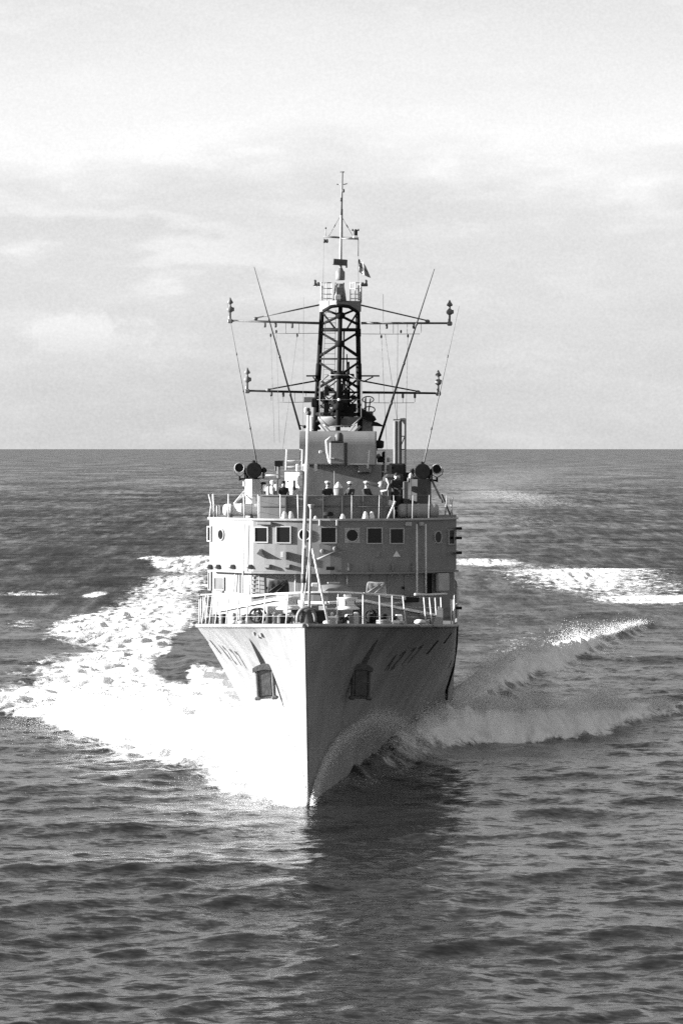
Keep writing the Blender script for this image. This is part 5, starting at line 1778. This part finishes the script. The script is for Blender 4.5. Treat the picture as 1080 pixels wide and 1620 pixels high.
# ------------------------------------------------------------------ flag at the signal yard
def flag():
    base = mp(566.5, 405, 0)
    t = thing('naval_flag', 'small crossed flag flying below the signal yard on the mast', 'flag', base, 0)
    k = scale_at(S_M) * 1.12
    nu, nv = 16, 12
    # corner places in pixels relative to the hoist head
    c00, c01 = Vector((0.0, 3.0)), Vector((1.0, 22.0))
    c10, c11 = Vector((10.5, 14.0)), Vector((18.0, 31.0))
    def P(u, v):
        q = c00 * (1 - u) * (1 - v) + c01 * (1 - u) * v + c10 * u * (1 - v) + c11 * u * v
        bulge = math.sin(math.pi * u) * (1.0 - 2 * v) * -2.2
        yy = 0.16 * math.sin(u * 7.0 + v * 1.5) + 0.05 * math.sin(u * 15 + v * 4)
        return Vector(((q.x + bulge * 0.2) * k, -0.3 * u + yy, -(q.y + bulge * 0.6) * k))
    def patch(name, u0, u1, v0, v1, m, out=0.0):
        mb = MB()
        vs, fs = [], []
        for j in range(nv + 1):
            for i in range(nu + 1):
                p = P(u0 + (u1 - u0) * i / nu, v0 + (v1 - v0) * j / nv)
                vs.append(p + Vector((0, out, 0)))
        for j in range(nv):
            for i in range(nu):
                a = j * (nu + 1) + i
                fs.append((a, a + 1, a + nu + 2, a + nu + 1))
        mb.add(vs, fs, True)
        return mb.build(name, m, t, False)
    patch('cloth', 0, 1, 0, 1, M_FLAG)
    for o in (-0.012, 0.012):
        patch('cross_bar', 0.0, 1.0, 0.45, 0.58, M_FLAGD, o)
        patch('cross_upright', 0.42, 0.54, 0.0, 1.0, M_FLAGD, o)
        patch('canton', 0.04, 0.38, 0.05, 0.40, M_SPAR, o * 1.5)
    MB().tube((0.0, 0, 0.0), (0.0, 0, 0.85), 0.022, 0.022, 5).build('hoist_line', M_SPAR, t)
flag()

# ------------------------------------------------------------------ people on the bridge
def skin_mesh(name, joints, edges, radii, material, parent, root=0, sub=2):
    me = bpy.data.meshes.new(name)
    me.from_pydata([tuple(j) for j in joints], edges, [])
    o = bpy.data.objects.new(name, me)
    scene.collection.objects.link(o)
    o.parent = parent
    md = o.modifiers.new('Skin', 'SKIN')
    md.use_smooth_shade = True
    sv = me.skin_vertices[0].data
    for i, r in enumerate(radii):
        sv[i].radius = r if isinstance(r, tuple) else (r, r)
        sv[i].use_root = (i == root)
    sd = o.modifiers.new('Subdivision', 'SUBSURF')
    sd.levels = sd.render_levels = sub
    me.materials.append(material)
    return o

def person(pos, label, face=0.0, lean=0.0, coat=None, cap=None, arms='rail', height=1.76):
    t = thing('person', label, 'person', pos, face, 'crew on the open bridge')
    k = height / 1.76
    coat = coat or M_NAVY
    L = lambda x, y, z: Vector((x * k, (y - max(0, z - 0.9) * lean) * k, z * k))
    # bare figure: head, neck, trunk, arms with hands, legs
    J = [L(0, 0, 0.95), L(0, 0, 1.2), L(0, 0, 1.40), L(0, -0.01, 1.52), L(0, -0.02, 1.60), L(0, -0.025, 1.70),
         L(-0.19, 0, 1.42), L(0.19, 0, 1.42)]
    Rr = [(0.15, 0.11), (0.14, 0.10), (0.14, 0.10), 0.055, (0.075, 0.09), (0.07, 0.085), 0.06, 0.06]
    E = [(0, 1), (1, 2), (2, 3), (3, 4), (4, 5), (2, 6), (2, 7)]
    hands = []
    arm_j = []
    for sg, sh in ((-1, 6), (1, 7)):
        if arms == 'rail':
            el, wr, hd = L(sg * 0.25, -0.10, 1.17), L(sg * 0.18, -0.32, 1.09), L(sg * 0.16, -0.40, 1.08)
        elif arms == 'binoculars':
            el, wr, hd = L(sg * 0.27, -0.18, 1.26), L(sg * 0.10, -0.22, 1.50), L(sg * 0.06, -0.19, 1.58)
        else:
            el, wr, hd = L(sg * 0.25, 0.0, 1.14), L(sg * 0.26, -0.06, 0.90), L(sg * 0.26, -0.08, 0.82)
        b = len(J)
        J += [el, wr, hd]
        Rr += [0.045, 0.032, (0.045, 0.022)]
        E += [(sh, b), (b, b + 1), (b + 1, b + 2)]
        arm_j.append((J[sh], el, wr))
        d = (hd - wr).normalized()
        side = Vector((1, 0, 0))
        down = Vector((0, 0, -1)) if abs(d.z) < 0.7 else Vector((0, -1, 0))
        for f, (off, ln) in enumerate(((-0.033, 0.062), (-0.011, 0.072), (0.011, 0.070), (0.033, 0.056))):
            c = len(J)
            J += [hd + d * 0.045 * k + side * off * k, hd + d * (0.045 + ln * 0.5) * k + side * off * k + down * 0.012, hd + d * (0.045 + ln * 0.8) * k + side * off * k + down * 0.04]
            Rr += [0.010, 0.009, 0.008]
            E += [(b + 2, c), (c, c + 1), (c + 1, c + 2)]
        c = len(J)
        J += [hd - side * sg * 0.045 * k + d * 0.01, hd - side * sg * 0.062 * k + d * 0.045 * k + down * 0.01]
        Rr += [0.012, 0.010]
        E += [(b + 2, c), (c, c + 1)]
    for sg in (-1, 1):
        b = len(J)
        J += [L(sg * 0.10, 0, 0.88), L(sg * 0.11, -0.02, 0.48), L(sg * 0.11, 0.0, 0.09), L(sg * 0.12, -0.14, 0.04)]
        Rr += [0.09, 0.06, 0.042, (0.045, 0.03)]
        E += [(0, b), (b, b + 1), (b + 1, b + 2), (b + 2, b + 3)]
    skin_mesh('body', J, E, Rr, M_SKIN, t)
    head = J[5]
    # nose, brow and ears shaped on a small face piece
    mb = MB()
    fc = L(0, -0.115, 1.655)
    mb.lathe(fc + Vector((0, -0.005, -0.03)), [(0.012, 0), (0.02, 0.01), (0.006, 0.06)], 8)
    for sg in (-1, 1):
        mb.lathe(L(sg * 0.078, -0.02, 1.62), [(0.012, 0), (0.02, 0.02), (0.016, 0.05), (0.004, 0.06)], 8)
    mb.build('face_features', M_SKIN, t)
    mb = MB()
    for sg in (-1, 1):
        mb.box(L(sg * 0.033, -0.112, 1.672), (0.024, 0.012, 0.012))
    mb.box(L(0, -0.108, 1.592), (0.05, 0.012, 0.01))
    mb.build('eyes_and_mouth', M_BLACK, t)
    # clothing
    CJ = [L(0, 0, 0.80), L(0, 0, 1.0), L(0, 0, 1.2), L(0, 0, 1.38), L(0, -0.005, 1.47), L(-0.20, 0, 1.41), L(0.20, 0, 1.41)]
    CR = [(0.19, 0.15), (0.18, 0.14), (0.18, 0.135), (0.17, 0.13), (0.085, 0.085), 0.085, 0.085]
    CE = [(0, 1), (1, 2), (2, 3), (3, 4), (3, 5), (3, 6)]
    for (sh, el, wr), s0 in zip(arm_j, (5, 6)):
        b = len(CJ)
        CJ += [el, el.lerp(wr, 0.9)]
        CR += [0.066, 0.05]
        CE += [(s0, b), (b, b + 1)]
    skin_mesh('jacket', CJ, CE, CR, coat, t, 1)
    TJ, TR, TE = [L(0, 0, 0.92)], [(0.16, 0.13)], []
    for sg in (-1, 1):
        b = len(TJ)
        TJ += [L(sg * 0.10, 0, 0.84), L(sg * 0.11, -0.02, 0.48), L(sg * 0.11, 0, 0.10)]
        TR += [0.105, 0.08, 0.07]
        TE += [(0, b), (b, b + 1), (b + 1, b + 2)]
    skin_mesh('trousers', TJ, TE, TR, M_NAVY, t)
    if cap == 'white':
        c = L(0, -0.02, 1.735)
        MB().lathe(c, [(0.098, -0.03), (0.10, 0.0), (0.105, 0.02), (0.145, 0.06), (0.14, 0.075), (0.10, 0.10), (0.02, 0.115)], 20).build('cap', M_CLOTH, t)
        mb = MB()
        n = 10
        vs = []
        for i in range(n + 1):
            a = math.pi * (1.12 + 0.76 * i / n)
            vs += [c + Vector((0.10 * math.cos(a), 0.10 * math.sin(a), -0.02)), c + Vector((0.13 * math.cos(a), 0.165 * math.sin(a), -0.05))]
        vs2 = [q + Vector((0, 0, 0.008)) for q in vs]
        m = len(vs)
        fs = [(2 * i, 2 * i + 1, 2 * i + 3, 2 * i + 2) for i in range(n)]
        mb.add(vs + vs2, fs + [tuple(m + q for q in f[::-1]) for f in fs] + [(2 * i + 1, m + 2 * i + 1, m + 2 * i + 3, 2 * i + 3) for i in range(n)])
        mb.build('cap_peak', M_BLACK, t)
        ring = [c + Vector((0.102 * math.cos(a), 0.102 * math.sin(a), -0.012)) for a in lins(0, 2 * math.pi, 21)]
        MB().path(ring, 0.014, 5, False).build('cap_band', M_NAVY, t)
    else:
        MB().lathe(L(0, -0.005, 1.655), [(0.10, 0), (0.104, 0.05), (0.092, 0.10), (0.05, 0.14), (0.01, 0.15)], 16).build('hair', M_BLACK if cap != 'hood' else M_NAVY, t)
    # white scarf or collar at the throat
    mb = MB()
    ring = [L(0.075 * math.cos(a), -0.015 + 0.075 * math.sin(a), 1.50) for a in lins(0, 2 * math.pi, 17)]
    mb.path(ring, 0.02, 5, False)
    mb.build('collar', M_CLOTH if cap == 'white' else coat, t)
    if arms == 'binoculars':
        mb = MB()
        for sg in (-1, 1):
            mb.tube(L(sg * 0.035, -0.12, 1.665), L(sg * 0.04, -0.28, 1.665), 0.024, 0.032, 10)
        mb.build('binoculars', M_BLACK, t)
    return t

def stand(px, s):
    return Vector((at(px, 780, s).x, s, ZR + 0.01))
person(stand(518, 32.2), 'officer in white cap beside the signal staff, left of the white cone', 0.2, cap='white', height=1.66)
person(stand(554, 32.4), 'middle officer in white cap, just right of the white cone', -0.7, cap='white', height=1.63)
person(stand(579, 32.1), 'officer in white cap nearest the shaded end of the bridge screen', 0.9, cap='white', height=1.66)
person(stand(448, 32.0) + Vector((0, 0, 0.05)), 'bare-headed dark-haired sailor in front of the white number board', 0.1, cap=None, height=1.66)
person(stand(624, 32.6) + Vector((0, 0, 0.25)), 'sailor in a dark duffel coat by the grey life raft canister', 0.5, lean=0.25, coat=M_NAVY, cap='hood', height=1.85)
# grating the watch stands on, and the bridge-wing lamp with its hood
g = empty('bridge_wing_sight', ship)
MB().lathe(at(607, 768, 32.2), [(0.16, -0.16), (0.2, 0), (0.2, 0.18), (0.12, 0.3)], 16, (-0.7, -0.6, 0.2)).build('barrel', M_GREY, g)
MB().path([at(611, 757, 32.0), at(615, 766, 31.9), at(612, 776, 31.9), at(602, 777, 32.0)], 0.05, 6).build('arm', M_LIGHT, g)
MB().tube(at(608, 776, 32.2), Vector((at(608, 776, 32.2).x, 32.2, ZR)), 0.12, 0.14, 12).build('pedestal', M_GREY, g)
MB().box(at(616, 796, 31.4), (0.3, 0.2, 0.3), 0.3, 0.08).build('chart_pouch', M_WHITE, ship)
MB().box(at(622, 778, 34.8), (1.0, 1.2, 1.7), 0, 0.15).build('covered_instrument', M_CANVAS, ship)
MB().box(at(650, 775, 35.6), (0.9, 1.0, 1.2), 0, 0.1).build('wing_casing', M_BLACK, ship)

# small dark gear crowding the bridge wings and the foot of the director house
rr = random.Random(21)
for (x0, x1, y0, y1, s0, s1, cnt) in ((414, 446, 752, 800, 34.5, 36.5, 9), (604, 664, 742, 806, 32.8, 36.5, 20), (592, 615, 700, 745, 37.5, 39.5, 7)):
    for k in range(cnt):
        s_ = rr.uniform(s0, s1)
        p = at(rr.uniform(x0, x1), rr.uniform(y0, y1), s_)
        m_ = rr.choice([M_BLACK, M_BLACK, M_DGREY, M_DGREY, M_GREY, M_LIGHT])
        if k % 3 == 0:
            MB().box(p, (rr.uniform(0.12, 0.34), 0.25, rr.uniform(0.12, 0.4)), rr.uniform(-0.5, 0.5), 0.03).build('bridge_fitting', m_, ship)
        elif k % 3 == 1:
            MB().lathe(p, [(0.05, -0.12), (0.10, -0.08), (0.11, 0.05), (0.07, 0.12), (0.02, 0.16)], 10).build('bridge_fitting', m_, ship)
        else:
            MB().path([p, p + Vector((rr.uniform(-0.25, 0.25), 0, rr.uniform(-0.2, 0.2))), Vector((p.x + rr.uniform(-0.2, 0.2), s_, max(ZR, p.z - rr.uniform(0.4, 1.0))))], 0.028, 6).build('bridge_fitting', m_, ship)
        if s_ < 36.6 and k % 3 != 2:
            MB().tube(p, Vector((p.x, s_, ZR)), 0.035, 0.04, 6).build('fitting_stand', M_DGREY, ship)

# ------------------------------------------------------------------ spray thrown up by the bow
def spray(name, pts, radius, label=None):
    """thousands of drops, each a small tetrahedron, in one mesh"""
    n = len(pts)
    base = np.array([(1, 1, 1), (1, -1, -1), (-1, 1, -1), (-1, -1, 1)], float) / math.sqrt(3)
    ang = RNG.uniform(0, 6.283, n)
    ca, sa = np.cos(ang), np.sin(ang)
    v = np.empty((n, 4, 3))
    for i, b in enumerate(base):
        v[:, i, 0] = pts[:, 0] + radius * (b[0] * ca - b[1] * sa)
        v[:, i, 1] = pts[:, 1] + radius * (b[0] * sa + b[1] * ca)
        v[:, i, 2] = pts[:, 2] + radius * b[2]
    f = np.array([(0, 1, 2), (0, 3, 1), (0, 2, 3), (1, 3, 2)], np.int32)
    q = (np.arange(n, dtype=np.int32)[:, None, None] * 4 + f[None]).reshape(-1, 3)
    me = bpy.data.meshes.new(name)
    me.vertices.add(n * 4)
    me.vertices.foreach_set('co', v.astype(np.float32).ravel())
    me.loops.add(q.size)
    me.loops.foreach_set('vertex_index', q.ravel())
    me.polygons.add(len(q))
    me.polygons.foreach_set('loop_start', (np.arange(len(q)) * 3).astype(np.int32))
    me.polygons.foreach_set('use_smooth', np.ones(len(q), bool))
    me.update(calc_edges=True)
    o = bpy.data.objects.new(name, me)
    scene.collection.objects.link(o)
    me.materials.append(mat('spray_foam', 0.97, 0.9, vary=0.03, spec=0.1))
    o['kind'] = 'stuff'
    if label:
        o['label'] = label
        o['category'] = 'spray'
    return o

def along(line, amp, n, u0, u1):
    seg = np.hypot(*(line[1:] - line[:-1]).T)
    cum = np.concatenate([[0], np.cumsum(seg)])
    d = RNG.uniform(u0, u1, n) * cum[-1]
    t = np.interp(d, cum, line[:, 0])
    s = np.interp(d, cum, line[:, 1])
    return t, s, np.interp(d, cum, amp)

def ship_to_world(t, s, z):
    return np.stack([BOW_X + s * SY + t * CY, BOW_D + s * CY - t * SY, z], 1)

def crest_spray(sg, n, line, amp, u0, u1, up, fan, taper=False):
    t, s, a = along(line, amp, n, u0, u1)
    if taper:
        k = RNG.uniform(0, 1, n) < np.where(s < 98, 1.0, np.clip(1 - (s - 98) / 12, 0.14, 1))
        t, s, a = t[k], s[k], a[k]
        n = len(t)
    clump = fbm(t * 0.9, s * 0.5 + 7, 3, 40)
    keep = clump > RNG.uniform(0.32, 0.60, n)
    t, s, a, clump = t[keep], s[keep], a[keep], clump[keep]
    m = len(t)
    inn = RNG.exponential(fan, m) - 0.5
    s2 = s + inn * 1.3 + RNG.normal(0, 0.3, m)
    t2 = t - inn * 0.5 + RNG.normal(0, 0.3, m)
    z = a * (0.55 + 0.6 * clump) * np.exp(-(np.maximum(inn, 0) / 2.6) ** 2) + np.abs(RNG.normal(0, up, m)) * (0.3 + clump * 1.2) * np.clip(a, 0.2, 1)
    return ship_to_world(sg * t2, s2, z), RNG.uniform(0.010, 0.030, m)

ARC = [at(490, 1272, 0.0), at(499, 1238, 1.2), at(513, 1205, 2.6), at(536, 1173, 4.6), at(568, 1149, 7.5), at(598, 1135, 11), at(622, 1141, 15), at(648, 1158, 20), at(672, 1170, 26)]
ARC_D = np.array([0.5, 0.8, 1.0, 1.0, 1.0, 1.0, 0.9, 0.8, 0.6])
def hull_sheet(sg, n, dense=1.0):
    """the thin curl of water that climbs from the stem and topples outboard"""
    k = len(ARC) - 1
    u = RNG.uniform(0, k, n)
    g = [np.interp(u, np.arange(k + 1), [p[i] for p in ARC]) for i in range(3)]
    f = u / k
    sig = 0.04 + 0.26 * f
    off = RNG.normal(0, 1, n)
    low = RNG.uniform(0, 1, n) < 0.35
    z = g[2] + off * sig - np.where(low, RNG.exponential(0.7, n) * (0.2 + f), 0)
    z = np.maximum(z, 0.03)
    s_ = g[1] + RNG.normal(0, 0.4, n)
    t = g[0] + RNG.normal(0, 1, n) * sig * 0.8
    tb = np.array([hull_t(a, min(b, 4.5)) for a, b in zip(s_, z)])
    t = np.maximum(t, tb + 0.03 + np.abs(RNG.normal(0, 0.10, n)))
    return ship_to_world(sg * t, s_, z), RNG.uniform(0.007, 0.019, n)

def gather(parts):
    return np.concatenate([p for p, r in parts]), np.concatenate([r for p, r in parts])
def fringe(sg, n, u0, u1, reach):
    """drops flung ahead of the breaking edge"""
    t, s_, a = along(CREST, CREST_A, n, u0, u1)
    e = RNG.exponential(reach, n)
    z = np.abs(RNG.normal(0, 0.25, n)) * np.exp(-e / (reach * 2)) + 0.45 * a * np.exp(-e * 1.4)
    return ship_to_world(sg * (t + e * 0.75), s_ - e * 1.6, z + 0.03), RNG.uniform(0.006, 0.018, n)
P, Rd = gather([crest_spray(1, 90000, CREST, CREST_A, 0.33, 0.64, 0.40, 0.55), crest_spray(1, 110000, SHLD, SHLD_A, 0.03, 0.72, 0.55, 0.6, True), hull_sheet(1, 30000)])
spray('bow_spray', P, Rd, 'grey spray along the shaded side of the bow wave')
P, Rd = gather([crest_spray(-1, 90000, CREST, CREST_A, 0.03, 0.62, 0.45, 1.6), hull_sheet(-1, 30000), fringe(-1, 26000, 0.0, 0.62, 1.0)])
spray('bow_spray', P, Rd, 'brilliant white spray along the sunlit side of the bow wave')
